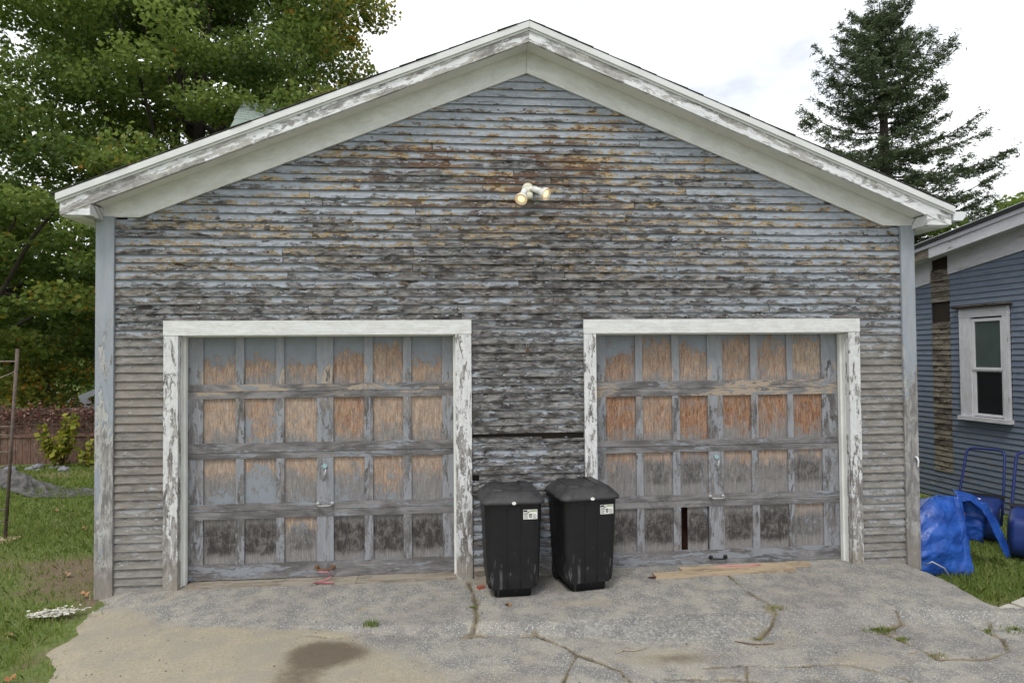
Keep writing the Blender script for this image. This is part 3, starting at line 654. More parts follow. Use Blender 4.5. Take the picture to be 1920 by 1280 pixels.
# gutter on the right eave
mb = MB(); gx0, gx1 = 7.53, 7.655
prof = [(gx0, 3.235), (gx0, 3.155), (gx0+.085, 3.155), (gx1-.008, 3.19), (gx1-.008, 3.215), (gx1, 3.235), (gx1-.012, 3.235), (gx1-.02, 3.2), (gx0+.08, 3.165), (gx0+.01, 3.165), (gx0+.01, 3.235)]
mb.prism(prof, -.24, 7.1); mb.prism([prof[0], prof[1], prof[2], prof[3], prof[4], prof[5]], -.246, -.241); gpart(mb, 'gutter', M_GUT)

# door casings and jambs
def casing(x0, x1, z0, z1, g='z', mat=M_CAS, wear=0., y0=-.034, y1=.03):
    mb = MB(); mb.box(x0, x1, y0, y1, z0, z1, g); return bevel(gpart(mb, 'door_casing', mat, wear=wear), .004)
casing(.543, .661, -.02, 2.15, wear=.03); casing(2.999, 3.138, -.02, 2.15, wear=.02)
casing(.541, 3.140, 2.152, 2.276, 'x', M_HEAD, y0=-.037)
casing(4.144, 4.254, -.02, 2.15, wear=-.04); casing(6.635, 6.744, -.04, 2.15, wear=.0)
casing(4.142, 6.746, 2.152, 2.277, 'x', M_HEAD, y0=-.037)
for a in (LD, RD):
    for x, sg in ((a[0], 1), (a[1], -1)):
        mb = MB(); p, q = sorted((x-sg*.02, x+sg*.004)); mb.box(p, q, .0305, .19, -.02, 2.14, 'z'); gpart(mb, 'door_jamb', M_JAMB)
        mb = MB(); p, q = sorted((x+sg*.0045, x+sg*.022)); mb.box(p, q, .075, .118, -.02, 2.139, 'z'); gpart(mb, 'door_stop', M_JAMB)
    mb = MB(); mb.box(a[0]+.005, a[1]-.005, .0305, .19, 2.141, 2.165); gpart(mb, 'door_jamb', M_JAMB)
    mb = MB(); mb.box(a[0], a[1], -.012, .035, 2.277, 2.292); 
# overhead doors
def overhead(x0, x1, cols, rows, joints, bot, rowsp, label):
    DY = .128
    mb = MB(); 
    d = mb
    # a thin backing sheet behind each section except where a panel is broken
    d.box(x0+.01, x1-.01, DY+.034, DY+.044, 2.08, 2.19)
    door = gpart(d, 'garage_door', M_DARK); door['label'] = label
    edges = [bot]+joints+[2.2]
    for si in range(4):                     # sections, bottom first
        z0, z1 = edges[si]+.0015, edges[si+1]-.0015; pr = rows[si]
        yo = [.0, .002, -.002, .001][si]
        for (za, zb) in ((z0, pr[0]), (pr[1], z1)):
            mb = MB(); mb.box(x0, x1, DY+yo, DY+.034+yo, za, zb, 'x'); bevel(gpart(mb, 'door_rail', M_RAIL, door, wear=random.uniform(.03, .18)), .003)
        xs = [x0]+[c for ab in cols for c in ab]+[x1]
        for i in range(0, len(xs), 2):
            mb = MB(); mb.box(xs[i], xs[i+1], DY+yo+.0015, DY+.033+yo, pr[0], pr[1], 'z')
            bevel(gpart(mb, 'door_stile', M_STILE, door, wear=random.uniform(-.12, .06)), .003)
        for i, (a, b) in enumerate(cols):
            mb = MB(); prm = rowsp[si][i]
            xa = a-.008; xb = b+.008
            if prm is None:                 # split panel that leaves a gap on its left
                xa = a+.068; xb = b-.012; prm = (.36, .62, 1., .6)
            mb.box(xa, xb, DY+.020+yo, DY+.030+yo, pr[0]-.008, pr[1]+.008, 'z')
            o = gpart(mb, 'door_panel', M_PAN, door); o.color = prm
    return door
T = lambda r, g, b, a: (r, g, b, a)
lcols = [(.805, 1.08), (1.152, 1.425), (1.493, 1.774), (1.917, 2.187), (2.262, 2.53), (2.601, 2.877)]
rcols = [(4.377, 4.657), (4.723, 5.002), (5.073, 5.344), (5.489, 5.763), (5.831, 6.119), (6.177, 6.462)]
lrows = [(.165, .555), (.685, 1.075), (1.212, 1.602), (1.726, 2.165)]; ljo = [.62, 1.13, 1.664]
rrows = [(.140, .541), (.655, 1.052), (1.165, 1.572), (1.71, 2.165)]; rjo = [.60, 1.11, 1.64]
L4 = [T(.14, .5, .92, .6), T(.16, .5, .95, .5), T(.44, .60, .72, .3), T(.12, .5, 1., .5), T(.16, .5, 1., .7), T(.14, .5, .95, .6)]
L3 = [T(.42, .34, .55, .15), T(.50, .40, .50, .3), T(.36, .34, .52, .35), T(.42, .36, .48, .25), T(.44, .42, .26, .45), T(.32, .4, .50, .25)]
L2 = [T(.08, .5, .16, .25), T(.47, .46, .14, .5), T(.10, .42, .14, .0), T(.30, .32, .14, .8), T(.16, .46, .22, .4), T(.10, .45, .16, .05)]
L1 = [T(.50, .92, .10, .5), T(.58, .95, .12, .6), T(.57, .95, .15, .55), T(.47, .92, .1, .65), T(.36, .90, .08, .5), T(.55, .95, .1, .5)]
D1 = overhead(.664, 2.996, lcols, lrows, ljo, .03, [L4, L3, L2, L1], 'overhead door with pale tan plywood panels')
r4 = [T(.22, .5, .9, .3), T(.18, .5, .95, .4), None, T(.25, .5, .9, .3), T(.20, .5, .98, .4), T(.40, .5, .72, .3)]
r3 = [T(.28, .4, .60, .7), T(.22, .4, .72, .4), T(.35, .4, .75, .8), T(.35, .42, .66, .5), T(.30, .55, .62, .3), T(.25, .45, .78, .4)]
r2 = [T(.36, .5, .12, 1.2), T(.14, .5, .10, .7), T(.28, .5, .10, 1.25), T(.16, .45, .20, 1.15), T(.18, .5, .24, 1.05), T(.20, .5, .16, 1.25)]
r1 = [T(.48, .78, .06, .85), T(.36, .84, .06, .5), T(.45, .82, .06, .5), T(.32, .84, .10, .5), T(.40, .80, .10, .5), T(.32, .82, .12, .2)]
D2 = overhead(4.257, 6.631, rcols, rrows, rjo, .008, [r4, r3, r2, r1], 'overhead door with orange-brown plywood panels and a split low panel')
mb = MB(); mb.box(4.3, 6.6, .30, .31, .0, 1.0); gpart(mb, 'stored_board', plain('reddish_board', (.07, .03, .02), .9))
# hardware
def lock(door, x, z):
    mb = MB(); mb.tube([(x, .128, z+.07), (x, .118, z+.07)], .020, 14); gpart(mb, 'lock_plate', M_TEAL, door, smooth=False)
    mb = MB(); mb.tube([(x, .128, z), (x, .095, z)], .011, 10); mb.tube([(x+.014, .094, z+.045), (x+.004, .092, z+.0), (x-.004, .092, z-.055)], [.008, .011, .008], 8); gpart(mb, 'turn_handle', M_STEEL, door, smooth=True)
def bar(door, x, z, mat, w=.10, drop=.03):
    mb = MB(); y = .126
    for sx in (-1, 1): mb.tube([(x+sx*w/2, y, z+.0), (x+sx*w/2, y-.006, z)], .020, 12)
    mb.tube([(x-w/2, y-.004, z), (x-w/2, y-.035, z-.004), (x-w/2+.02, y-.045, z-.008), (x+w/2-.02, y-.045, z-.008), (x+w/2, y-.035, z-.004), (x+w/2, y-.004, z)], .0075, 8)
    gpart(mb, 'lift_handle', mat, door, smooth=True)
lock(D1, 1.845, .93); lock(D2, 5.417, .93)
bar(D1, 1.845, .665, M_STEEL, .12); bar(D2, 5.417, .632, M_STEEL, .12)
bar(D1, 1.845, .115, M_RUST, .14); bar(D2, 5.417, .075, M_BLK, .14)
# hinge on the left door edge
mb = MB(); mb.box(.668, .682, .112, .127, 1.18, 1.47, 'z'); gpart(mb, 'edge_strap', M_BLK, D1)
# thresholds under the doors
for (a, b, z0, z1, y0) in ((.70, 1.50, -.03, .022, -.03), (1.503, 1.80, -.03, .024, -.035), (1.803, 2.13, -.03, .027, -.03), (2.133, 3.0, -.03, .026, -.025)):
    mb = MB(); mb.box(a, b, y0, .20, z0, z1+.002, 'x'); bevel(gpart(mb, 'threshold_board', M_OLDLUM), .004)
mb = MB(); mb.box(4.26, 6.63, -.06, .20, -.04, .004, 'x'); bevel(gpart(mb, 'threshold_board', M_OLDLUM), .004)
# pull handle and bracket on the right corner board
mb = MB(); mb.tube([(7.270, -.03, .985), (7.272, -.052, .98), (7.280, -.056, .95), (7.282, -.05, .90), (7.278, -.034, .88)], [.008, .009, .008, .007, .005], 8); gpart(mb, 'pull_handle', M_GUT, smooth=True)
mb = MB(); mb.tube([(7.306, .02, 1.80), (7.335, .02, 1.80)], .03, 12); gpart(mb, 'side_bell', M_RUST, smooth=True)

# ------------------------------------------------------------------ flood light, chain
FL = empty('flood_light', (3.652, -.03, 3.445), 0, 'ivory twin flood light with two lit bulbs on the gable clapboards', 'light')
mb = MB(); mb.loft([[(r*math.cos(2*math.pi*k/20), y, r*math.sin(2*math.pi*k/20)) for k in range(20)] for r, y in ((.058, .03), (.058, -.004), (.050, -.016), (.03, -.022))][::1]); mb.build('base_plate', M_LBL, FL, True)
mb = MB(); mb.loft([rr(.075, .035, .012, -.115, 3, -.0, -.045), rr(.085, .05, .015, -.10, 3, .0, -.045), rr(.085, .05, .015, -.06, 3, 0, -.042), rr(.045, .04, .012, -.045, 3, 0, -.03)]); mb.tube([(0, -.02, -.01), (0, -.03, -.05)], .016, 8); mb.build('motion_sensor', M_LBL, FL, True)
def lampset(a, d):
    a = Vector(a); d = Vector(d).normalized()
    mb = MB(); mb.tube([(0, -.012, .0), a*.5, a], [.014, .018, .018], 10); mb.tube([a, a+d*.09], [.030, .031], 14); h = mb.build('lamp_holder', M_WPL, FL, True)
    b = a+d*.085
    mb = MB(); mb.tube([b, b+d*.02, b+d*.05, b+d*.075, b+d*.085], [.028, .036, .055, .062, .062], 20, cap=False); mb.build('reflector', M_WPL, FL, True)
    c = b+d*.074; mb = MB(); mb.tube([c-d*.004, c], [.060, .054], 20); mb.build('lens', M_LENS, FL, True)
    mb = MB(); mb.tube([c+d*.001, c+d*.006, c+d*.009], [.034, .030, .012], 16); mb.build('bulb', M_BULB, FL, True)
FL.scale = (.9, .9, .9)
lampset((-.035, -.035, -.022), (-.25, -.55, -.62)); lampset((.055, -.035, -.010), (.62, -.55, -.42))
CH = empty('hook_chain', (3.64, -.02, 2.05), 0, 'short rusty chain hanging on clapboards between the garage doors', 'chain')
for i in range(4):
    mb = MB(); c = Vector((0, -.008, -.022*i)); pl = [(c+Vector((.012*math.cos(t)*(1 if i % 2 == 0 else .35), .006*math.cos(t)*(i % 2), .016*math.sin(t)))) for t in np.linspace(0, 2*math.pi, 13)]
    mb.tube(pl, .0028, 6, cap=False); mb.build('chain_link', M_STEEL if i == 0 else M_RUST, CH, True)

# ------------------------------------------------------------------ bins
def make_bin():
    b = empty('trash_bin'); mb = MB()
    rings = [rr(.300, .34, .03, 0), rr(.305, .345, .03, .060), rr(.405, .40, .04, .085), rr(.425, .42, .05, .15), rr(.448, .452, .055, .45), rr(.470, .485, .06, .78), rr(.480, .495, .06, .805)]
    mb.loft(rings, True, True); mb.build('body', M_BIN, b, True)
    def panel(name, x0, x1, z0, z1):
        mb = MB(); f = lambda z: -(.42+(.485-.42)*(z-.15)/(.78-.15))/2
        g = lambda x, z, o: (x*(1+.10*(z-.15)), f(z)-o, z)
        P = [g(x0, z0, .0), g(x1, z0, .0), g(x1, z1, .0), g(x0, z1, .0)]; Q = [g(x0+.008, z0+.008, .004), g(x1-.008, z0+.008, .004), g(x1-.008, z1-.008, .004), g(x0+.008, z1-.008, .004)]
        mb.quad(Q)
        for i in range(4): j = (i+1) % 4; mb.quad([P[i], P[j], Q[j], Q[i]])
        return mb.build(name, M_BIN, b)
    panel('front_rib', -.045, .055, .075, .79); panel('front_rib', .062, .165, .075, .745); panel('front_rib', -.165, -.052, .075, .775)
    mb = MB(); rings = [rr(.500, .52, .065, .795), rr(.520, .545, .075, .797), rr(.526, .55, .08, .812), rr(.515, .54, .08, .826), rr(.47, .49, .075, .850), rr(.395, .415, .06, .888), rr(.36, .38, .05, .897), rr(.20, .22, .05, .902)]
    mb.loft(rings); lid = mb.build('lid', M_LID, b, True)
    for sx in (-1, 1):
        mb = MB(); P = [(sx*.085, -.19, .888), (sx*.165, -.175, .886), (sx*.165, .19, .888), (sx*.085, .2, .892)]; T_ = [(x*1., y*.92, z+.020) for x, y, z in P]
        if sx < 0: P, T_ = P[::-1], T_[::-1]
        mb.quad(T_)
        for i in range(4): j = (i+1) % 4; mb.quad([P[i], P[j], T_[j], T_[i]])
        bevel(mb.build('lid_ridge', M_LID, lid, weld=True), .006)
        mb = MB(); mb.box(sx*.13-.025, sx*.13+.025, .255, .285, .80, .85); bevel(mb.build('hinge', M_LID, lid), .006)
    mb = MB(); mb.loft([[(.0+.017*math.cos(t), y, .812+.013*math.sin(t)) for t in np.linspace(0, 2*math.pi, 17)[:-1]] for y in (-.272, -.2775)]); e = mb.build('rim_emblem', M_WPL, lid)
    mb = MB()
    for i in range(3): mb.box(-.009+.007*i, -.005+.007*i, -.2786, -.2772, .808, .816)
    mb.build('emblem_print', M_STEEL, e) if False else None
    # printed label on the front
    mb = MB(); y = -.2475; mb.box(.078, .192, y, y+.0035, .668, .748); lb = mb.build('paper_label', M_LABEL, b)
    mb = MB(); y2 = y-.0012; bx_ = lambda a, b_, c, d: mb.box(a, b_, y2, y2+.001, c, d)
    bx_(.080, .110, .730, .744); bx_(.112, .128, .726, .733); bx_(.084, .118, .712, .719); bx_(.124, .148, .704, .712); bx_(.127, .133, .684, .704); bx_(.139, .145, .684, .704); bx_(.130, .142, .680, .686)
    for i in range(4): bx_(.084, .116-.006*(i % 2), .674+.009*i, .6765+.009*i); bx_(.154, .186-.006*(i % 2), .674+.010*i, .6765+.010*i)
    mb.build('label_print', M_INK, lb)
    mb = MB(); mb.box(.132, .188, y2, y2+.001, .733, .742); mb.build('label_band', M_INKG, lb)
    for sx in (-1, 1):
        mb = MB(); mb.tube([(sx*.175-.02, .17, .075), (sx*.175+.02, .17, .075)], .075, 20); bevel(mb.build('wheel', M_BLK, b), .006)
    mb = MB(); mb.tube([(-.2, .17, .075), (.2, .17, .075)], .009, 8); mb.build('axle', M_STEEL, b)
    mb = MB(); mb.tube([(-.19, .235, .74), (-.19, .285, .765), (.19, .285, .765), (.19, .235, .74)], .014, 8); mb.build('grip_bar', M_BIN, b, True)
    return b
def copy_tree(o, parent=None):
    c = o.copy(); COL.objects.link(c)
    if parent: c.parent = parent
    for ch in o.children: copy_tree(ch, c)
    return c
B1 = make_bin(); B2 = copy_tree(B1)
B1.scale = B2.scale = (1, 1, .955); B1.location = (3.448, -.285, .006); B1.rotation_euler = (0, 0, R_(2)); tag(B1, 'black lidded wheeled bin next to the tan-panelled door, scuffed low on its front', 'trash bin', 'trash bins')
B2.location = (4.066, -.22, .008); B2.rotation_euler = (0, 0, R_(9)); tag(B2, 'black lidded wheeled bin standing partly in front of the orange-panelled door', 'trash bin', 'trash bins')

# ------------------------------------------------------------------ loose wood and debris by the doors
def plank(name, a, b, w, h, mat, label, cat, rz=None, z=.0, group=None):
    a, b = Vector((*a, 0)), Vector((*b, 0)); d = b-a; L_ = d.length
    mb = MB(); mb.box(0, L_, 0, w, 0, h, 'x'); o = mb.build(name, mat); bevel(o, .003); o.location = (a.x, a.y, z); o.rotation_euler = (0, 0, math.atan2(d.y, d.x)); return tag(o, label, cat, group)
plank('loose_plank', (4.72, -.215), (6.02, -.16), .10, .028, M_LUM, 'tan plank with a split reddish end on asphalt before the orange-panelled door', 'plank', z=.009)
plank('loose_plank', (5.00, -.085), (6.22, -.05), .09, .024, M_LUM, 'tan plank lying against the sill of the orange-panelled door', 'plank', z=.012)
mb = MB(); mb.box(-.06, .06, -.05, .05, 0, .115, 'x'); o = mb.build('wood_block', M_OLDLUM); bevel(o, .008); o.location = (3.21, -.11, .008); tag(o, 'weathered wooden block on the ground beside the scuffed bin', 'wood block')
mb = MB(); mb.loft([[(x+.02*math.sin(i), y+.01*math.cos(2*i), z) for x, y in ((-.08, -.01), (.02, -.02), (.09, .0), (.02, .02))] for i, z in ((0, 0), (1, .012))]); o = mb.build('split_end', plain('red_brown_wood', (.14, .06, .045), .8)); o.location = (4.72, -.19, .02); tag(o, 'red-brown splintered wood scrap beside the tan planks', 'wood scrap')
def ribbon(pts, name, mat, label, cat):
    mb = MB(); mb.tube(pts, .005, 6); return tag(mb.build(name, mat, None, True), label, cat)
ribbon([(1.80, .05, .10), (1.88, .06, .09), (1.92, .055, .06), (1.86, .0, .035), (1.78, -.035, .033), (1.90, -.04, .034), (1.95, -.04, .033)], 'ribbon', M_PINK, 'pink ribbon tied at the rusty handle of the tan-panelled door', 'ribbon')
ribbon([(5.30, -.0, .03), (5.45, -.03, .042), (5.60, -.045, .038), (5.75, -.03, .042)], 'ribbon', M_PINK, 'pink cord lying across the planks of the orange-panelled door', 'cord')
mb = MB(); mb.box(-.03, .03, -.02, .02, 0, .025); o = mb.build('brick_chip', plain('brick_red', (.33, .10, .07), .9)); bevel(o, .006); o.location = (3.20, -.24, .0); o.rotation_euler = (0, 0, .5); tag(o, 'small red brick chip on the crack near the wooden block', 'brick chip')
mb = MB(); mb.box(-.035, .035, -.008, .008, 0, .006, 'x'); o = mb.build('wood_chip', M_LUM); o.location = (2.27, -.60, .006); o.rotation_euler = (0, 0, .15); tag(o, 'pale wood chip on the grey asphalt before the tan-panelled door', 'wood chip')
for i, (pts, lb) in enumerate([([(4.08, -1.36, .0), (4.13, -1.33, .006), (4.2, -1.345, .004), (4.30, -1.315, .004)], 'pale bent straw lying on the dirt pan'), ([(4.95, -1.27, .0), (5.03, -1.33, .008), (5.10, -1.345, .006), (5.20, -1.345, .004)], 'brown twig lying on cracked asphalt')]):
    mb = MB(); h0 = [float(drive_h(np.array([p[0]]), np.array([p[1]]))[0][0])+.003 for p in pts]; mb.tube([(p[0], p[1], h+p[2]) for p, h in zip(pts, h0)], [.004, .004, .0035, .002], 6); tag(mb.build('twig', M_LUM if i == 0 else M_RUST, None, True), lb, 'twig')

def leafshape(name, loc, sz, col, rz, label, tilt=.2):
    mb = MB(); pts = []
    for k in range(20):
        t = 2*math.pi*k/20; r = sz*(.55+.45*abs(math.cos(2.5*t))); pts.append((r*math.cos(t), r*math.sin(t), .012*math.cos(3*t)+.004))
    base = len(mb.v); mb.v += [(0, 0, .0)]+pts
    for k in range(20): mb._f((0, 1+k, 1+(k+1) % 20))
    o = mb.build(name, plain(name+'_col', col, .7)); o.location = loc; o.rotation_euler = (tilt, 0, rz); return tag(o, label, 'leaf', 'fallen leaves')
leafshape('fallen_leaf', (-.10, .02, .0), .038, (.36, .20, .10), .4, 'orange fallen leaf on the lawn above the white chips')
leafshape('fallen_leaf', (.26, -1.43, .0), .034, (.33, .16, .07), 1.4, 'rusty fallen leaf where the lawn meets the sand')
leafshape('fallen_leaf', (3.40, -.62, .006), .03, (.22, .12, .05), 2.0, 'small brown fallen leaf on asphalt between the two bins')
leafshape('fallen_leaf', (-.55, .55, -.0), .04, (.30, .21, .12), 2.2, 'pale brown fallen leaf on the bare soil by the corner board')
# white chips on the lawn
V = []; Fc = []
for i in range(420):
    a = rng.uniform(0, 2*math.pi); r = math.sqrt(rng.random()); cx = (.15*r*math.cos(a)+.03*math.sin(a*3)) if i % 3 else rng.normal(.03, .10); cy = .05*r*math.sin(a)+.03*math.cos(a*2.3)*r if i % 3 else rng.normal(0, .05); cz = .010+.03*(1-r)*rng.random(); b = len(V); s_ = rng.uniform(.006, .016)
    t = rng.uniform(0, 6.28)
    for k in range(4): V.append((cx+s_*math.cos(t+k*1.57), cy+s_*math.sin(t+k*1.57), cz+rng.uniform(-.004, .006)))
    Fc.append((b, b+1, b+2, b+3))
o = npmesh('paint_chip_heap', np.array(V), np.array(Fc), plain('white_chips', (.55, .53, .47), .8, .3, 60)); o.location = (-.10, -.40, -.005); o.rotation_euler = (0, 0, .12); tag(o, 'small heap of white paint chips on the lawn beside the sand', 'paint chips')

# ------------------------------------------------------------------ neighbour's house
A_ = R_(5.4)
NB = empty('neighbour_house', (10.0, 2.2, -.12), A_, 'slate-blue clapboard house with white window and a stripped grey strip', 'house')
# local frame: local +y runs along the wall away from the road, local -x faces the garage
def nb(mb, name, mat, parent=None, wear=None, smooth=False): return mb.build(name, mat, parent or NB, smooth, None, wear)
ZB = .12      # local z = world z + .12
U0, U1 = -5.0, 1.9
rk = lambda u: 3.22+ZB-.148*u      # underside of the frieze along the wall
mb = MB(); mb.quad([(.02, U1, -.2), (.02, U0, -.2), (.02, U0, rk(U0)+.4), (.02, U1, rk(U1)+.4)]); mb.box(.02, 6, U1-.02, U1, -.2, 3.2); mb.box(.02, 6, U0, U0+.02, -.2, 4.2)
NW = nb(mb, 'wall', M_SHEATH)
def nclap(u0, u1, z, mat, parent=NW, wear=0., yo=0., e=.0755):
    """u0 < u1, along the wall"""
    mb = MB(); n = 3; us = [u0+(u1-u0)*i/n for i in range(n+1)]; j = [random.gauss(0, .001) for _ in us]
    for i in range(n):
        a, b = us[i], us[i+1]
        P = [(-.013-yo, b, z+j[i+1]), (-.013-yo, a, z+j[i]), (.004-yo, a, z+e+.012), (.004-yo, b, z+e+.012)]
        mb.quad(P, [(b, 0), (a, 0), (a, e), (b, e)], [(0, 0), (1, 0), (1, 1), (0, 1)])
        mb.quad([(.013, b, z+j[i+1]), (.013, a, z+j[i]), P[1], P[0]], None, [(0, 0)]*4)
    for q, u in ((0, u0), (1, u1)): P = [(-.013-yo, u, z), (.013, u, z), (.004-yo, u, z+e+.012)]; mb.quad(P if q else P[::-1])
    nb(mb, 'clapboard', mat, parent, wear)
z = -.15; SU = (.55, .86)
while z < 4.3:
    zw = z-ZB; umax = (rk(0)-z-.02)/.148   # rake limit: u below this
    hi = min(U1, umax)
    segs = []
    if hi > SU[1]: segs.append((SU[1]+.002, hi, M_NB))
    if 2.36 < zw+.04 < 2.70: pass
    elif hi > SU[0] and zw > .2: segs.append((SU[0], min(hi, SU[1]), M_NBOLD))
    elif hi > SU[0]: segs.append((SU[0], min(hi, SU[1]), M_NB))
    lo_w, hi_w = -.35, .39
    if 1.0 < zw < 2.52: segs += [(hi_w, SU[0]-.002, M_NB), (U0, lo_w, M_NB)]
    else: segs += [(U0, min(hi, SU[0]-.002), M_NB)]
    for a, b, m in segs:
        if b-a > .05: nclap(a, b, z, m, wear=random.uniform(-.1, .12) if m is M_NB else random.uniform(-.1, .2), yo=0 if m is M_NB else random.uniform(.0, .006))
    z += .0755
# white frieze, soffit, fascia, roof edge along the rake (outline in u,z extruded along x)
def rake(name, za, zb, x0, x1, mat, ua=U0, ub=U1, sub=None):
    mb = MB(); P = [(ua, rk(ua)+za), (ub, rk(ub)+za), (ub, rk(ub)+zb), (ua, rk(ua)+zb)]
    a = [(x0, u, z) for u, z in P]; b = [(x1, u, z) for u, z in P]
    uvf = lambda Q: [(p[1], p[2]+p[0]+.148*p[1]) for p in Q]
    mb.quad(a[::-1], uvf(a[::-1])); mb.quad(b, uvf(b))
    for i in range(4): j = (i+1) % 4; Q = [a[i], a[j], b[j], b[i]]; mb.quad(Q, uvf(Q))
    return nb(mb, name, mat, sub)
rake('frieze_board', -.09, .19, -.03, .019, M_NBW, U0, SU[0]); rake('frieze_board', -.13, .19, -.029, .019, M_NBW, SU[1], U1)
rake('rake_soffit', .19, .20, -.26, .019, M_NBW)
rake('fascia_board', .15, .30, -.285, -.262, M_NBW, U0, SU[0]+.05); rake('fascia_board', .17, .30, -.283, -.264, M_NBOLD, SU[0]+.06, U1+.1)
rake('rake_moulding', .29, .345, -.31, -.286, plain('grey_white_trim', (.45, .45, .49), .6, .1, 6))
rake('roof', .346, .39, -.335, 6, plain('black_roof_edge', (.025, .025, .027), .8), U0, U1+.3)
rake('drip_edge', .391, .397, -.34, .1, M_MOULD, U0, U1+.3)
# window
WIN = nb(MB(), 'window', M_NBW); mb = MB(); mb.box(.0, .019, -.30, .28, 1.1+ZB, 2.45+ZB); WIN.data = mb.mesh('window', M_DARK)
def wp(name, x0, x1, u0, u1, z0, z1, mat, g='z'): mb = MB(); mb.box(x0, x1, u0, u1, z0+ZB, z1+ZB, g); o = nb(mb, name, mat, WIN); return o
wp('window_casing', -.045, .0, .195, .372, 1.09, 2.42, M_NBW); wp('window_casing', -.045, .0, -.335, -.262, 1.09, 2.42, M_NBW); wp('window_casing', -.048, .0, -.337, .374, 2.421, 2.545, M_NBW, 'y')
wp('drip_cap', -.10, .0, -.375, .435, 2.548, 2.572, M_DARK, 'y'); wp('drip_cap', -.104, .0, -.378, .438, 2.5725, 2.583, M_NBOLD, 'y')
wp('sill', -.085, .0, -.36, .39, 1.035, 1.088, M_NBW, 'y')
for (z0, z1, x, gm) in ((1.715, 2.40, -.018, M_GL1), (1.10, 1.735, -.006, M_GL2)):
    s_ = wp('sash', x, x+.004, -.258, .19, z0, z1, gm)
    W_ = plain('sash_white', (.62, .62, .64), .5, .05, 6) if 'sash_white' not in bpy.data.materials else bpy.data.materials['sash_white']
    for (u0, u1, a, b) in ((.15, .19, z0, z1), (-.258, -.225, z0, z1), (-.2245, .1495, z0, z0+.035), (-.2245, .1495, z1-.04, z1)):
        mb = MB(); mb.box(x-.016, x+.006, u0, u1, a+ZB, b+ZB); mb.build('sash_rail', W_, s_)
mb = MB(); mb.box(-.013, -.0125, -.22, .145, 1.74+ZB, 1.79+ZB)
# patch of bare boards by the window corner
# ------------------------------------------------------------------ tarp, scoops, pavers
TP = empty('covered_machine', (7.58, .30, -.14), 0, 'blue tarpaulin draped over a low machine beside the garage corner', 'tarp')
def tarp_sheet(fn, nu, nv, name='tarpaulin', amp=.02, seed=1, parent=TP):
    P = np.array([[fn(i/nu, j/nv) for i in range(nu+1)] for j in range(nv+1)], float)
    uu, vv = np.meshgrid(np.linspace(0, 1, nu+1), np.linspace(0, 1, nv+1))
    w = vnoise(uu*5+seed, vv*4+seed, seed, 4)-.5; w2 = np.abs(vnoise(uu*4+seed+9, vv*4, seed+3, 3)-.5)
    w3 = np.abs(vnoise(uu*14+vv*7+seed, vv*17-uu*5+seed, seed+6, 2)-.5)
    P[..., 0] += amp*w; P[..., 1] += amp*1.6*(w2*2-.4)-amp*.9*(.25-w3); P[..., 2] += amp*.5*w2
    P = P-np.array(TP.location)
    idx = np.arange(P.shape[0]*P.shape[1]).reshape(nv+1, nu+1); Fq = np.stack([idx[:-1, :-1], idx[:-1, 1:], idx[1:, 1:], idx[1:, :-1]], -1).reshape(-1, 4)
    o = npmesh(name, P.reshape(-1, 3), Fq, M_TARP, parent, smooth=True); m = o.modifiers.new('thick', 'SOLIDIFY'); m.thickness = .004; return o
def lerp(a, b, t): return tuple(x+(y-x)*t for x, y in zip(a, b))
def bil(A, B, C_, D): return lambda u, v: lerp(lerp(A, B, u), lerp(D, C_, u), v)
# front face (leans back), left shoulder, top, drooping flap at the right, recessed side
fb = bil((7.10, .035, -.145), (7.815, .01, -.145), (7.84, .16, .615), (7.12, .12, .33))
def front(u, v):
    x, y, z = fb(u, v); top = np.interp(u, [0, .24, .60, .70, 1], [.16, .29, .56, .58, .56]); z = -.145+(top+.145)*v; return (x, y-.07*math.sin(math.pi*min(1, max(0, (u-.15)/.85)))*math.sin(math.pi*v)+.012*math.sin(u*11)*(1-v)+.006*math.sin(v*26+u*4), z)
tarp_sheet(front, 80, 60, amp=.017, seed=2)
def topf(u, v):
    a = front(u, 1); b = (7.12+.80*u, .62, a[2]-.17); return lerp(a, b, v)
tarp_sheet(topf, 40, 16, amp=.015, seed=5)
def sidef(u, v): return lerp(lerp((7.835, .165, .63), (7.92, .75, .58), u), lerp((7.84, .12, -.02), (7.93, .72, .06), u), v)
def recess(u, v):
    lo = float(np.interp(u, [0, .3, .55, 1], [-.12, .02, .12, .05])); t = (7.835+.40*u+.02*math.sin(v*5), .22+.07*math.sin(u*7), .55-.09*u)
    return (t[0], t[1]+.06*v, t[2]+(lo-t[2])*v)
tarp_sheet(recess, 26, 26, amp=.03, seed=8)
def edgef(u, v):     # narrow folded band down the front right edge
    z = .56-.69*v; return (7.775+.085*u, .145-.13*v-.012*math.sin(u*3.1), z)
tarp_sheet(edgef, 10, 36, amp=.018, seed=11)
def flap(u, v):      # strip that arches out to the right and hangs
    px = np.interp(v, [0, .18, .38, .6, .8, 1], [7.83, 7.98, 8.12, 8.21, 8.27, 8.32]); pz = np.interp(v, [0, .18, .38, .6, .8, 1], [.57, .55, .44, .27, .11, -.03])
    w = .13+.035*math.sin(v*3.); nxv = np.interp(v, [0, .2, .5, 1], [.2, .7, .95, .95]); return (px+(u-.5)*w*nxv, .13+.09*u-.05*v, pz+(u-.5)*w*(1-nxv)+.012*math.sin(u*5))
tarp_sheet(flap, 8, 44, amp=.02, seed=14)
mb = MB(); mb.box(-.42, .20, -.10, .38, .02, .52); o = mb.build('machine_body', M_SCOOP, TP); bevel(o, .03)
mb = MB(); mb.tube([(.25, -.08, .44), (.33, -.05, .50), (.42, .0, .54)], .018, 8); mb.build('control_lever', M_BLK, TP, True)
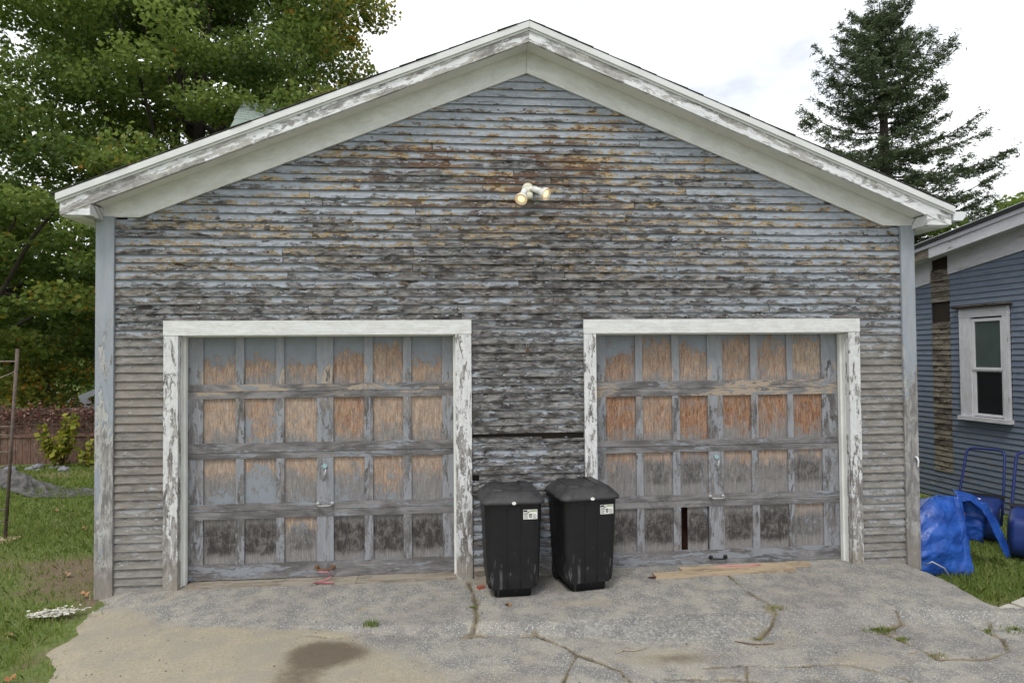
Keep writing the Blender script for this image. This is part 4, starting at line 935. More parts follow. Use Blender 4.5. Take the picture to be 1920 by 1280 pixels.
mb = MB(); mb.tube([(.34, -.06, .60), (.37, -.07, .53), (.40, -.06, .50)], .014, 6); mb.build('strap', M_ORG, TP, True)
mb = MB(); mb.tube([(7.32, -.06, -.01), (7.36, -.10, .03), (7.45, -.13, -.02), (7.50, -.16, -.12)], .007, 6); tag(mb.build('cable', M_STEEL, None, True), 'thin grey cable curling out of the ground at the blue tarpaulin', 'cable')

def scoop(loc, rz, label):
    s_ = empty('snow_scoop', loc, rz, label, 'snow scoop', 'snow scoops')
    def sh(u, v):   # scoop standing on its lip, open side away; u across, v up
        x = (u-.5)*.52*(1-.10*v); e = abs(u-.5)*2; z = v*.52; y = float(np.interp(v, [0, .12, .30, .66, .74, 1], [-.03, -.16, -.21, -.23, -.20, .06]))+.15*max(0, e-.82)/.18*(1-.5*v)
        return (x, y, z)
    mb = MB(); mb.grid(sh, 20, 14); o = mb.build('scoop_pan', M_SCOOP, s_, True); m = o.modifiers.new('thick', 'SOLIDIFY'); m.thickness = .012
    mb = MB(); mb.tube([(-.22, .07, .20), (-.225, .09, .52), (-.20, .20, 1.02), (-.185, .215, 1.07), (-.14, .22, 1.09), (.14, .22, 1.09), (.185, .215, 1.07), (.20, .20, 1.02), (.225, .09, .52), (.22, .07, .20)], .015, 10); mb.build('handle', M_TUBE, s_, True)
    mb = MB(); mb.box(-.24, .24, .05, .085, .50, .545); bevel(mb.build('cross_brace', M_BLK, s_), .006)
    mb = MB(); mb.grid(lambda u, v: (lambda p: (p[0], p[1]-.006, p[2]))(sh(.30+.26*u, .84+.08*v)), 4, 3); mb.build('scoop_label', M_LABEL, s_)
    return s_
sc1 = scoop((8.80, 1.05, -.14), 0, 'navy snow scoop with tube handle half hidden behind the blue tarpaulin'); sc1.rotation_euler = (R_(-13), 0, R_(-55)); sc1.scale = (.92, .92, .95)
sc2 = scoop((8.80, .28, -.14), 0, 'navy snow scoop with tube handle standing on grass beside the blue tarpaulin flap'); sc2.rotation_euler = (R_(-12), 0, R_(-48))
# pavers
PV = [((7.16, -.93), (7.46, -.80), (7.52, -1.02), (7.22, -1.15)), ((7.50, -.78), (7.85, -.62), (7.92, -.86), (7.56, -1.00)), ((7.26, -1.18), (7.55, -1.05), (7.64, -1.30), (7.36, -1.42))]
for i, P in enumerate(PV):
    cx = sum(p[0] for p in P)/4; cy = sum(p[1] for p in P)/4
    mb = MB(); lo = [(p[0]-cx, p[1]-cy, -.05) for p in P]; hi = [(a, b, .018) for a, b, _ in lo]
    pts = list(zip(P, lo)); mb.loft([lo[::-1], hi[::-1]]); o = mb.build('paving_slab', M_PAVER); bevel(o, .006); o.location = (cx, cy, -.10 if i < 2 else -.085)
    bm = bmesh.new(); bm.from_mesh(o.data); bmesh.ops.recalc_face_normals(bm, faces=bm.faces); bm.to_mesh(o.data); bm.free()
    tag(o, 'pale concrete paving slab in the grass at the driveway corner', 'paving slab', 'paving slabs at the driveway corner')

# ------------------------------------------------------------------ foliage generators
def leaf_quads(C, size, droop=.3, elong=1.6, flat=.0, asp=.6):
    """diamond leaves folded along the midrib: 4 verts, one quad each"""
    n = len(C); d = rng.normal(size=(n, 3)); d[:, 2] = d[:, 2]*.55-droop; d[:, 2] *= (1-flat); d /= np.linalg.norm(d, axis=1)[:, None]
    r = rng.normal(size=(n, 3)); r[:, 2] *= (1-flat); s_ = np.cross(d, r); s_ /= np.linalg.norm(s_, axis=1)[:, None]+1e-9
    L_ = size*rng.uniform(.65, 1.35, (n, 1)); W = L_*asp
    nrm = np.cross(d, s_); V = np.stack([C-d*L_*.5, C+s_*W*.5+nrm*L_*.10-d*L_*.05, C+d*L_*.5*elong/1.6, C-s_*W*.5+nrm*L_*.10-d*L_*.05], 1).reshape(-1, 3)
    return V, np.arange(n*4).reshape(n, 4)
def crown(name, clumps, mat, parent, size, per, hue_fn=None, asp=.75, org=(0, 0, 0), hollow=.35, droop=.35, flat=.15):
    """clumps: (x,y,z,rx,rz)"""
    Cs = []; tone = []; hue = []
    for (x, y, z, rx, rz_) in clumps:
        n = int(per*rx*rx*(.8+.4*rng.random())); d = rng.normal(size=(n, 3)); d /= np.linalg.norm(d, axis=1)[:, None]
        r = hollow+(1-hollow)*rng.random(n)**.6; d[:, 2] = np.where(d[:, 2] < -.2, d[:, 2]*.5, d[:, 2])
        c = np.stack([x+d[:, 0]*r*rx, y+d[:, 1]*r*rx, z+d[:, 2]*r*rz_], 1)+rng.normal(size=(n, 3))*rx*.06
        Cs.append(c); tone.append(np.clip(rng.normal(.52, .2, n)+rng.normal(0, .20)+.22*np.clip(d[:, 2], -.4, 1), 0, 1)); h = np.clip(rng.normal(.13, .08, n), 0, 1)  # light from above painted into tone: leaves paler towards each clump's top
        if hue_fn: h = np.clip(h+hue_fn(c, np.array([x, y, z])), 0, 1)
        hue.append(h)
    C = np.concatenate(Cs); V, Fq = leaf_quads(C, size, droop, flat=flat, asp=asp)
    o = npmesh(name, V-np.array(org), Fq, mat, parent, {'tone': np.repeat(np.concatenate(tone), 4), 'hue': np.repeat(np.concatenate(hue), 4)}); o['kind'] = 'stuff'; return o
def limbs(root, base, tops, r0, mat, trunk_top, name='trunk', org=(0, 0, 0)):
    mb = MB(); org = Vector(org); base = Vector(base); tt = Vector(trunk_top)
    pts = [base+(tt-base)*t+Vector((.15*math.sin(3*t), .12*math.cos(4*t), 0)) for t in np.linspace(0, 1, 8)]
    mb.tube([p-org for p in pts], [r0*(1.25-.75*i/7) if i else r0*1.5 for i in range(8)], 12); tr = mb.build(name, mat, root, True)
    for tp in tops:
        tp = Vector(tp); zf = min(.95, max(.3, .3+.6*random.random())); s0 = base+(tt-base)*zf
        mid = s0.lerp(tp, .5)+Vector((random.uniform(-.3, .3), random.uniform(-.3, .3), random.uniform(-.2, .5)))
        q = [s0, s0.lerp(mid, .5)+Vector((0, 0, -.1)), mid, mid.lerp(tp, .55)+Vector((random.uniform(-.2, .2), 0, .15)), tp]
        L_ = (tp-s0).length; rr_ = min(r0*.4, .02+.014*L_); mb = MB(); mb.tube([p-org for p in q], [rr_, rr_*.8, rr_*.6, rr_*.38, rr_*.14], 7, cap=False); mb.build('limb', mat, tr, True)
    return tr

# big maple behind the garage
MO = Vector((-6.3, 17.5, -.08))
MAP = empty('maple_tree', MO, 0, 'tall broad maple turning yellow at its edge, rising behind the garage', 'tree')
cl = []; rs = random.Random(5)
def cr_edge(z):      # half width of the crown at height z
    return float(np.interp(z, [2.2, 4, 6, 9, 12, 15, 17.5, 19], [5.5, 6.6, 7.2, 7.5, 7.0, 5.8, 3.9, 1.5]))
k = 0
while len(cl) < 380 and k < 40000:
    k += 1; z = rs.uniform(2.2, 18.5); a = rs.uniform(0, 2*math.pi); R0 = cr_edge(z); r = R0*math.sqrt(rs.uniform(.05, 1.0)); x = r*math.cos(a); y = r*math.sin(a)*.85
    if (z < 4.2 and x > -1.2) or (z > 9.5 and x < -6.9+.28*(z-9.5)): continue
    rx = rs.uniform(.75, 1.45)*(1.0 if z > 5 else .9)
    if any((x-c[0]-0)**2+(y-c[1])**2+((z-c[2])*1.25)**2 < (.80)**2 for c in cl): continue
    cl.append((x, y, z, rx, rx*.62))
cl = [(c[0]+MO.x, c[1]+MO.y, c[2], c[3], c[4]) for c in cl]
def mhue(c, ctr):
    h = np.clip((c[:, 0]+3.4)/3.0, 0, 1)*.34*(rng.random(len(c)) < .75); q = math.sin(ctr[0]*2.1+ctr[2]*1.7)+math.sin(ctr[1]*1.3)
    if q > 1.35: h = h+.22*(rng.random(len(c)) < .5)
    return h+(rng.random(len(c)) < .006)*.5
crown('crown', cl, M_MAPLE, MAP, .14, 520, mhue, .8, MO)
limbs(MAP, MO, [c[:3] for c in cl[::7]], .25, M_BARK, MO+Vector((.4, 0, 11.5)), org=MO)
# lower, darker maple boughs reaching down at the left of the garage
LO_ = Vector((-9.3, 11.5, -.08))
LT = empty('understorey_tree', LO_, 0, 'dark leafy tree with low boughs over the brown fence', 'tree')
cl2 = []; rs = random.Random(9)
while len(cl2) < 52:
    z = rs.uniform(1.95, 6.8); x = rs.uniform(-3.4, 4.6); y = rs.uniform(-2.2, 2.5)
    if z < 2.4 and x < .5: continue
    if any((x-c[0])**2+(y-c[1])**2+((z-c[2])*1.3)**2 < .85**2 for c in cl2): continue
    rx = rs.uniform(.6, 1.05); cl2.append((x, y, z, rx, rx*.5))
cl2 = [(c[0]+LO_.x, c[1]+LO_.y, c[2], c[3], c[4]) for c in cl2]
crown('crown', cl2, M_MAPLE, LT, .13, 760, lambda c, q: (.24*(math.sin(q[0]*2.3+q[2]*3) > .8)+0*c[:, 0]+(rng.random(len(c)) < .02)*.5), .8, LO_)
limbs(LT, LO_, [c[:3] for c in cl2[::3]], .17, M_BARK, LO_+Vector((.3, 0, 5.2)), org=LO_)
# autumn shrubs beyond the fence
for i, (x, y, z, n, sp, lab) in enumerate([(-7.7, 11.8, 1.25, 12, 1.0, 'yellow-green shrub with orange leaves beyond the brown fence'), (-9.7, 15.8, 2.2, 18, 1.9, 'yellow autumn shrub far behind the brown fence'), (-8.95, 13.3, .75, 6, .45, 'low orange-tipped shrub beside the small flag')]):
    so = Vector((x, y, -.08)); S_ = empty('autumn_shrub', so, 0, lab, 'shrub', 'autumn shrubs'); rs = random.Random(20+i)
    c3 = [(x+rs.uniform(-sp, sp), y+rs.uniform(-.6, .6), rs.uniform(.5, z+.5), rs.uniform(.35, .6), rs.uniform(.3, .45)) for _ in range(n)]
    crown('crown', c3, M_FALL, S_, .12, 900, lambda c, q: (rng.random(len(c)) < .22)*.6, .8, so); limbs(S_, so, [c[:3] for c in c3[::2]], .05, M_BARK, so+Vector((0, 0, 1.2)), 'stem', so)

# spruce at the right
SO = Vector((20.35, 18.7, -.08)); SP = empty('spruce_tree', SO, R_(25), 'tall sparse spruce with upswept branch tips behind the garage roof', 'tree')
mb = MB(); mb.tube([(.10*math.sin(t*5), .1*math.cos(t*4), 17.6*t) for t in np.linspace(0, 1, 12)], [.34*(1-t)**.8+.02 for t in np.linspace(0, 1, 12)], 10); SP.scale = (1, 1, .925); tr = mb.build('trunk', M_BARK, SP, True)
Cn = []; tn = []; hn = []; rs = random.Random(3); z = 3.6; ang = 0.
nbr = 0
while z < 17.2:
    f = (z-3.6)/13.6; Lb = float(np.interp(z, [3.6, 6, 8, 10, 12, 14, 16, 17.3], [4.9, 5.0, 4.6, 4.0, 3.2, 2.3, 1.3, .5])); cnt = 5 if z < 15 else 6
    for b in range(cnt):
        ang += 2.399+rs.uniform(-.35, .35); L_ = Lb*rs.uniform(.62, 1.15)
        if math.cos(ang) < -.3 and 6 < z < 10: L_ *= .85
        z0 = z+rs.uniform(-.3, .3); lift = rs.uniform(.05, .22) if f < .6 else rs.uniform(.3, .75)
        P = []
        for t in np.linspace(0, 1, 9):
            rad = L_*t; zz = z0+L_*(-.22*math.sin(t*math.pi*.8)*(1-f)+lift*t*t+.12*t*f); P.append(Vector((math.cos(ang)*rad, math.sin(ang)*rad, zz)))
        mb = MB(); mb.tube(P, [.045*(1-.9*t)*(L_/4)+.006 for t in np.linspace(0, 1, 9)], 5, cap=False); mb.build('branch', M_BARK, tr, True); nbr += 1
        # side twigs with needles
        nt_ = int(11*L_)+9
        for q in range(nt_):
            t = rs.uniform(.10 if f < .7 else .03, 1.0)**.9; i = min(7, int(t*8)); p = P[i].lerp(P[i+1], t*8-i); sd_ = rs.choice((-1, 1)); side = Vector((-math.sin(ang), math.cos(ang), 0))*sd_
            out = Vector((math.cos(ang), math.sin(ang), 0)); tl = (.30+.65*(1-t)+.2*rs.random())*(.55+.1*L_); dr = (side*rs.uniform(.4, 1)+out*.55+Vector((0, 0, rs.uniform(-.55, .15) if f < .75 else rs.uniform(-.1, .4)))).normalized()
            m = int(26*tl+9); tt = rng.random(m); C = np.array(p)[None]+np.outer(tt*tl, np.array(dr))+rng.normal(size=(m, 3))*.048
            Cn.append(C); tn.append(np.clip(rng.normal(.45, .2, m)+.15*(tt-.5), 0, 1)); hn.append(np.clip(rng.normal(.22, .12, m), 0, 1))
        tip = P[-1]; m = 16; Cn.append(np.array(tip)[None]+rng.normal(size=(m, 3))*.12); tn.append(np.full(m, .6)); hn.append(np.full(m, .2))
    z += .50 if z < 12 else .40
C = np.concatenate(Cn); V, Fq = leaf_quads(C, .17, .10, asp=.22)
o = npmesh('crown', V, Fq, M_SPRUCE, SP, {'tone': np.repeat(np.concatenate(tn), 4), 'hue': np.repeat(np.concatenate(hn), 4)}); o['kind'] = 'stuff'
# deciduous trees beyond the neighbour's roof
for i, (x, y, h, w, lab) in enumerate([(22.0, 15.0, 6.6, 1.5, 'round green tree low behind the spruce at the gap of the roofs'), (26.2, 17.5, 8.2, 1.3, 'green treetop just above the neighbouring dark roof edge')]):
    so = Vector((x, y, -.08)); S_ = empty('leafy_tree', so, 0, lab, 'tree', 'trees beyond the neighbouring house'); rs = random.Random(40+i)
    c3 = [(x+rs.gauss(0, w), y+rs.gauss(0, w), h-rs.uniform(0, 3.2), rs.uniform(.6, 1.0), rs.uniform(.4, .7)) for _ in range(22)]
    crown('crown', c3, M_MAPLE, S_, .17, 420, None, .8, so); limbs(S_, so, [c[:3] for c in c3[::3]], .16, M_BARK, so+Vector((0, 0, h-1.5)), org=so)

# ------------------------------------------------------------------ houses behind
HB = empty('green_roofed_house', (-.10, 14.2, -.08), R_(15), 'house with pale green shingle roof peeping above the garage roof edge before the maple', 'house')
mb = MB(); mb.box(-3.1, 3.0, -2.6, 2.6, 0, 7.3); nb_ = mb.build('wall', plain('cream_wall', (.5, .5, .46), .8), HB)
RZ0, RZ1 = 7.3, 9.50; mb = MB()
for sg in (-1, 1):
    a = [(-3.45, sg*3.1, RZ0), (3.4, sg*3.1, RZ0), (3.1, 0, RZ1), (-3.12, 0, RZ1)]; mb.quad(a if sg < 0 else a[::-1])
mb.quad([(-3.45, -3.1, RZ0), (-3.12, 0, RZ1), (-3.45, 3.1, RZ0)]); rf = mb.build('roof', M_GSHING, HB)
n = 17
for i in range(n):
    y0 = -3.1+3.1*i/n; y1 = y0+3.1/n*1.05; z0 = RZ0+(RZ1-RZ0)*i/n; z1 = RZ0+(RZ1-RZ0)*min(1, (i+1.05)/n); xl0 = -3.45+.33*i/n; x = xl0-.02+random.uniform(-.2, 0)*0; first = True
    while x < 0.6:
        x2 = x+ (.30 if not first else .15*(1+i % 2)); first = False
        mb = MB(); P = [(x+.004, y0, z0+.022), (x2-.004, y0, z0+.022), (x2-.004, y1, z1+.006), (x+.004, y1, z1+.006)]; Q = [(p[0], p[1], p[2]-.02) for p in P]
        mb.quad(P); mb.quad([Q[0], Q[1], P[1], P[0]]); mb.quad([Q[3], Q[0], P[0], P[3]]); mb.quad([Q[1], Q[2], P[2], P[1]])
        if i > 8 and x < -.6: mb.build('shingle', M_GSHING, rf)
        x = x2
    
FH = empty('far_house', (-8.3, 19.4, -.75), 0, 'far house with low grey roof showing over the brown fence', 'house')
mb = MB(); mb.box(-2.4, 4, -1.6, 2.4, 0, 1.05); mb.build('wall', plain('far_wall', (.25, .25, .26), .8), FH)
mb = MB(); e0, e1 = 1.02, 1.66; mb.quad([(-2.7, -2., e0), (4.3, -2., e0), (3.6, .4, e1), (-2.1, .4, e1)]); mb.quad([(4.3, 2.8, e0), (-2.7, 2.8, e0), (-2.1, .4, e1), (3.6, .4, e1)]); mb.quad([(-2.7, 2.8, e0), (-2.7, -2., e0), (-2.1, .4, e1)]); mb.quad([(4.3, -2., e0), (4.3, 2.8, e0), (3.6, .4, e1)]); mb.build('roof', M_FSHING, FH)
for i, (hx, hw) in enumerate(((-8.6, 2.0), (-5.2, 2.2))):
    so = Vector((hx, 9.6, -.08)); HD = empty('dark_hedge', so, 0, ['dark clipped hedge behind the brown fence near the pipe frame', 'dark clipped hedge behind the brown fence under the low grey roof'][i], 'hedge', 'hedges behind the fence'); rs = random.Random(70+i)
    c3 = [(hx+rs.uniform(-hw, hw), 9.6+rs.uniform(-.3, .3), rs.uniform(.2, .68), rs.uniform(.25, .4), rs.uniform(.2, .28)) for _ in range(46)]
    crown('crown', c3, M_MAPLE, HD, .075, 1500, None, .8, so); limbs(HD, so, [c[:3] for c in c3[::6]], .03, M_BARK, so+Vector((0, 0, .8)), 'stem', so)
FG = empty('flag', (-8.55, 13.7, -.08), 0, 'small red and white striped flag hanging on a pale pole beyond the fence', 'flag')
mb = MB(); mb.tube([(0, 0, 0), (.0, 0, 1.22)], .018, 8); mb.build('pole', M_WPL, FG, True)
for i in range(5):
    mb = MB(); mb.grid(lambda u, v: (.015+.045*i*.55+.028*u-.05*v*(i/5-.2), .02*math.sin(i+u+v*3), 1.10-.36*v-.02*i), 2, 6); mb.build('stripe', plain('flag_red', (.5, .05, .07), .7) if i % 2 == 0 else M_WPL, FG)

# ------------------------------------------------------------------ back of the left lawn
FE = empty('board_fence', (-4.5, 7.3, -.08), 0, 'low brown board fence overgrown with dry red vines', 'fence')
x = -3.6; k = 0
while x < 3.2:
    w = random.uniform(.125, .15); h = 1.10+random.uniform(-.03, .03); mb = MB(); mb.box(x, x+w-.008, -.01+random.uniform(-.004, .004), .012, 0, h, 'z'); mb.build('fence_board', M_FENCE, FE, wear=random.uniform(-.1, .2)); x += w
for z in (.25, .80): mb = MB(); mb.box(-3.6, 3.2, .0125, .05, z, z+.08, 'x'); mb.build('fence_rail', M_FENCE, FE)
mb = MB(); mb.box(-3.6, 3.2, -.035, -.012, .56, .62, 'x'); mb.build('fence_rail', M_FENCE, FE)
# dry vines along the fence top
Cv = []; mbv = MB(); rs = random.Random(77)
for i in range(110):
    x0 = rs.uniform(-3.4, 2.0); z0 = rs.uniform(.70, 1.12); pts = [Vector((x0, -.06, z0))]
    for q in range(5): pts.append(pts[-1]+Vector((rs.uniform(.02, .22), rs.uniform(-.03, .02), rs.uniform(-.06, .06))))
    mbv.tube(pts, .006, 4, cap=False)
vn = mbv.build('vine_stems', plain('vine_stem', (.13, .085, .07), .9), FE); vn['kind'] = 'stuff'
n = 2600; C = np.stack([rng.uniform(-3.5, 2.2, n), rng.normal(-.07, .05, n), np.clip(rng.normal(.98, .12, n), .45, 1.25)], 1); V, Fq = leaf_quads(C, .055, .4)
o = npmesh('vine_leaves', V, Fq, M_DRY, FE, {'tone': np.repeat(rng.random(n), 4), 'hue': np.repeat(np.clip(rng.normal(.35, .2, n), 0, 1), 4)}); o['kind'] = 'stuff'
# yellow-green vine bush
def bush(loc, h, w, n, label):
    so = Vector(loc); S_ = empty('vine_bush', so, 0, label, 'bush', 'yellow-green bushes at the fence'); rs = random.Random(int(h*100)+n); tips = []
    for i in range(9):
        t = Vector((rs.uniform(-w, w), rs.uniform(-.15, .1), rs.uniform(.35, 1)*h)); mb = MB(); mb.tube([(t.x*.2, 0, 0), (t.x*.6, t.y*.5, t.z*.6), t], [.010, .007, .004], 5, cap=False); mb.build('stem', M_BARK, S_, True); tips.append(t)
    C = []
    for i in range(n): t = rs.choice(tips); f = rs.uniform(.35, 1.05); C.append((t.x*f+rs.gauss(0, .06), t.y*f+rs.gauss(0, .06)-.05, t.z*f+rs.gauss(0, .06)))
    V, Fq = leaf_quads(np.array(C), .10, .3, asp=.95); o = npmesh('foliage', V, Fq, M_VINE, S_, {'tone': np.repeat(rng.random(n), 4), 'hue': np.repeat(np.clip(rng.normal(.22, .16, n), 0, 1), 4)}); o['kind'] = 'stuff'
bush((-4.35, 6.9, -.06), 1.02, .42, 330, 'yellow-green grape-leaved bush against the brown fence'); bush((-3.65, 6.85, -.06), .62, .35, 190, 'low yellow-leaved bush at the fence beside the garage corner'); bush((-5.75, 6.85, -.06), .5, .25, 50, 'small green seedling clump at the fence behind the pipe frame')
# stones at the fence foot
rs = random.Random(31)
for i in range(14):
    x = -5.45+rs.uniform(0, 1.5); y = 6.55+rs.uniform(-.15, .25); r = rs.uniform(.05, .10); bm = bmesh.new(); bmesh.ops.create_icosphere(bm, subdivisions=2, radius=r)
    for v in bm.verts: v.co *= 1+.22*math.sin(v.co.x*60+i)*math.cos(v.co.y*50+i*2); v.co.z *= .7
    me = bpy.data.meshes.new('garden_stone'); bm.to_mesh(me); bm.free(); me.materials.append(M_STONE); o = link('garden_stone', me, None, (x, y, -.05+r*.5)); tag(o, 'bluish grey garden stone at the foot of the brown fence', 'stone', 'garden stones along the fence')
# crumpled weed fabric on the lawn
def fab(u, v):
    x = -4.75+2.62*u; y = 5.45-1.25*u+.14*math.sin(u*7); w = .30*(.5+.5*math.sin(math.pi*min(1, u*1.02+.02)))+.04
    e = math.sin(math.pi*v)**.5; q = lambda a, b, sd: float(vnoise(np.array([a]), np.array([b]), sd, 2)[0])-.5
    r1_ = abs(q(u*9+v*2.5, v*2.2, 71)); r2_ = abs(q(u*16-v*3, v*4+5, 72))
    h = 1.9*e*(.17*(.30-r1_)+.06*(.30-r2_)+.06*math.sin(u*5+1)*math.sin(v*3))
    return (x+.06*math.sin(v*5)+.05*q(u*7, v*5, 73), y+(v-.5)*2*w*(1+.35*q(u*6, 0, 74)*2), -.015+max(0, h))
mb = MB(); mb.grid(fab, 110, 30); o = mb.build('weed_fabric', M_FABRIC, None, True); m = o.modifiers.new('thick', 'SOLIDIFY'); m.thickness = .006; tag(o, 'crumpled grey weed fabric lying across the back lawn', 'fabric')
# pipe frame at the left edge
M_PIPE = plain('brown_pipe', (.20, .16, .13), .7, .4, 30)
SF = empty('pipe_frame', (-1.95, 1.87, -.05), 0, 'rusty pipe scaffold frame standing on a board on the lawn', 'scaffold')
for px, nm in ((0, 1), (-1.5, 2)):
    mb = MB(); mb.tube([(px, 0, .05), (px+.11, 0, 2.13)], .017, 10); mb.build('post', plain('weathered_pipe', (.13, .10, .085), .7, .4, 30), SF, True)
for z0, x0 in ((1.99, .1), (1.27, .066), (.99, .05), (.36, .02)): mb = MB(); mb.tube([(x0, 0, z0), (x0-1.5, 0, z0+.0)], .010, 8); mb.build('rung', M_PIPE, SF, True)
for za, zb in ((1.88, 1.62), (1.16, 1.26), (.86, .70), (.22, .28)): mb = MB(); mb.tube([(.05+.05*za/2, .0, za), (-.5, 0, zb)], .008, 8); mb.build('brace', M_PIPE, SF, True)
mb = MB(); mb.box(-1.65, .12, -.08, .08, .0, .045, 'x'); mb.build('base_board', M_LUM, SF)

# ------------------------------------------------------------------ grass
def grass(name, n, xr, yr, keep, size, label, h_fn=lawn_h, dens_near=True):
    x = rng.uniform(*xr, n); y = yr[0]+(yr[1]-yr[0])*rng.random(n)**(1.7 if dens_near else 1.0); k = keep(x, y); x, y = x[k], y[k]; n = len(x); w = worn_f(x, y); kk = rng.random(n) > w*.9; x, y, w = x[kk], y[kk], w[kk]; n = len(x)
    z = h_fn(x, y)-.004; cl_ = vnoise(x*2.1+3, y*2.1+3, 91, 4); L_ = size*(.4+.9*rng.random(n))*(.5+1.0*cl_); L_ = np.where(rng.random(n) < .015, L_*1.5, L_)
    a = rng.uniform(0, 2*math.pi, n); lean = np.abs(rng.normal(.45, .35, n)); b = rng.uniform(0, 2*math.pi, n); wd_ = .0022+.0024*rng.random(n)+.0006*np.maximum(0, y)
    dx, dy = np.cos(a)*wd_, np.sin(a)*wd_; P = np.stack([x, y, z], 1); side = np.stack([dx, dy, 0*dx], 1); ld = np.stack([np.cos(b)*lean, np.sin(b)*lean, 0*b], 1)
    mid = P+(ld*.35+np.array([0, 0, .6]))*L_[:, None]; tip = P+(ld+np.array([0, 0, .9]))*L_[:, None]
    V = np.stack([P-side, P+side, mid+side*.7, tip, mid-side*.7], 1).reshape(-1, 3); Fq = np.arange(n*5).reshape(n, 5)
    tone = np.clip(.30+.45*cl_+rng.normal(0, .17, n), 0, 1); hue = np.clip(.10+.40*w+rng.normal(.05, .15, n)+(rng.random(n) < .04)*.5, 0, 1)
    return tag(npmesh(name, V, Fq, M_GRASS, None, {'tone': np.repeat(tone, 5), 'hue': np.repeat(hue, 5)}), label, 'grass', None, 'stuff')
grass('grass', 125000, (-6.5, .6), (-2.2, 7.0), lambda x, y: (x < left_edge(y)-.05+.30*(vnoise(x*3, y*3, 61, 5)-.5)+.10*rng.normal(size=len(x))) & ~((x > -.02) & (y > -.02)) & (x > -1.0-.62*(y+5.6)), .06, 'short mown grass on the fenced back lawn')
grass('grass', 42000, (7.1, 9.9), (-1.45, 3.0), lambda x, y: (x > right_edge(y)+.04) & ~((x < 7.33) & (y > -.03)) & ~((x > 7.14) & (x < 7.95) & (y < -.62) & (y > -1.42) & (np.abs((y+.95)-(x-7.5)*.45) < .16)), .055, 'short green grass between garage and blue house')
# weeds in the cracks
rs = random.Random(8)
def weed(x, y, n, sp, h, label, hue=.1):
    z = float(drive_h(np.array([x]), np.array([y]))[0][0]); V = []; Fc = []
    for i in range(n):
        a = rs.uniform(0, 6.28); r = sp*rs.random(); px, py = r*math.cos(a), r*math.sin(a)*.5; b = rs.uniform(0, 6.28); L_ = h*rs.uniform(.4, 1.1); w = .0025; k0 = len(V)
        V += [(px-w, py, -.006), (px+w, py, -.006), (px+math.cos(b)*L_*.3+w*.6, py+math.sin(b)*L_*.3, L_*.6), (px+math.cos(b)*L_*.7, py+math.sin(b)*L_*.7, L_*.85), (px+math.cos(b)*L_*.3-w*.6, py+math.sin(b)*L_*.3, L_*.6)]; Fc.append(tuple(range(k0, k0+5)))
    m = len(Fc); o = npmesh('weed_tuft', np.array(V), np.array(Fc), M_GRASS, None, {'tone': np.repeat(rng.random(m), 5), 'hue': np.repeat(np.clip(rng.normal(hue, .15, m), 0, 1), 5)}); o.location = (x, y, z); tag(o, label, 'weed', 'weeds in the asphalt cracks')
weed(2.37, -.90, 60, .07, .055, 'green weed tuft in the crack at the edge of the sand'); weed(5.44, -.90, 70, .10, .035, 'dry tan weed tuft where the asphalt lip cracks', .55); weed(5.14, -1.25, 45, .06, .035, 'dry weed sprig at the foot of the asphalt lip', .5)
weed(6.06, -1.20, 260, .13, .022, 'mossy green weed mat in the broad asphalt crack', .25); weed(6.14, -1.36, 120, .07, .02, 'strip of low weeds beside the mossy mat', .35); weed(6.85, -1.27, 110, .12, .025, 'green weeds at the corner of the asphalt apron', .15); weed(3.12, -.62, 40, .03, .02, 'tiny weeds in the crack before the bins', .3)
weed(7.05, -1.30, 120, .14, .03, 'weeds growing between the apron corner and paving slabs', .2); weed(6.2, -1.62, 60, .08, .02, 'brown weeds at the low end of the broad crack', .6)

for i in range(5):
    hx = -24+3.6*i; so = Vector((hx, 25+i % 2, -.3)); S_ = empty('garden_bush', so, 0, ['pale yellow-green garden bush far beyond the brown fence', 'rounded dark green garden bush far beyond the brown fence'][i % 2], 'bush', ['far yellow-green bushes', 'far dark green bushes'][i % 2]); rs = random.Random(90+i)
    c3 = [(hx+rs.uniform(-2, 2), so.y+rs.uniform(-.6, .6), rs.uniform(.0, 2.3), rs.uniform(.6, .9), rs.uniform(.45, .7)) for _ in range(18)]
    crown('crown', c3, M_MAPLE if i % 2 else M_FALL, S_, .16, 420, None, .8, so); limbs(S_, so, [c[:3] for c in c3[::5]], .06, M_BARK, so+Vector((0, 0, 1.4)), 'stem', so)
# distant belt of trees closing the view beyond the gardens
wc = []; rs = random.Random(61)
for i in range(420):
    x = rs.uniform(-75, 95); y = 62+rs.uniform(-5, 8); wc.append((x, y, rs.uniform(.3, 7.5+2*math.sin(x*.15)), rs.uniform(1.6, 2.8), rs.uniform(1.2, 2.0)))
o = crown('far_wood', wc, M_MAPLE, None, .75, 28, lambda c, q: .22*(math.sin(q[0]*1.7) > .5)+0*c[:, 0], .85, (0, 0, 0)); tag(o, 'distant green wood beyond the gardens', 'wood')
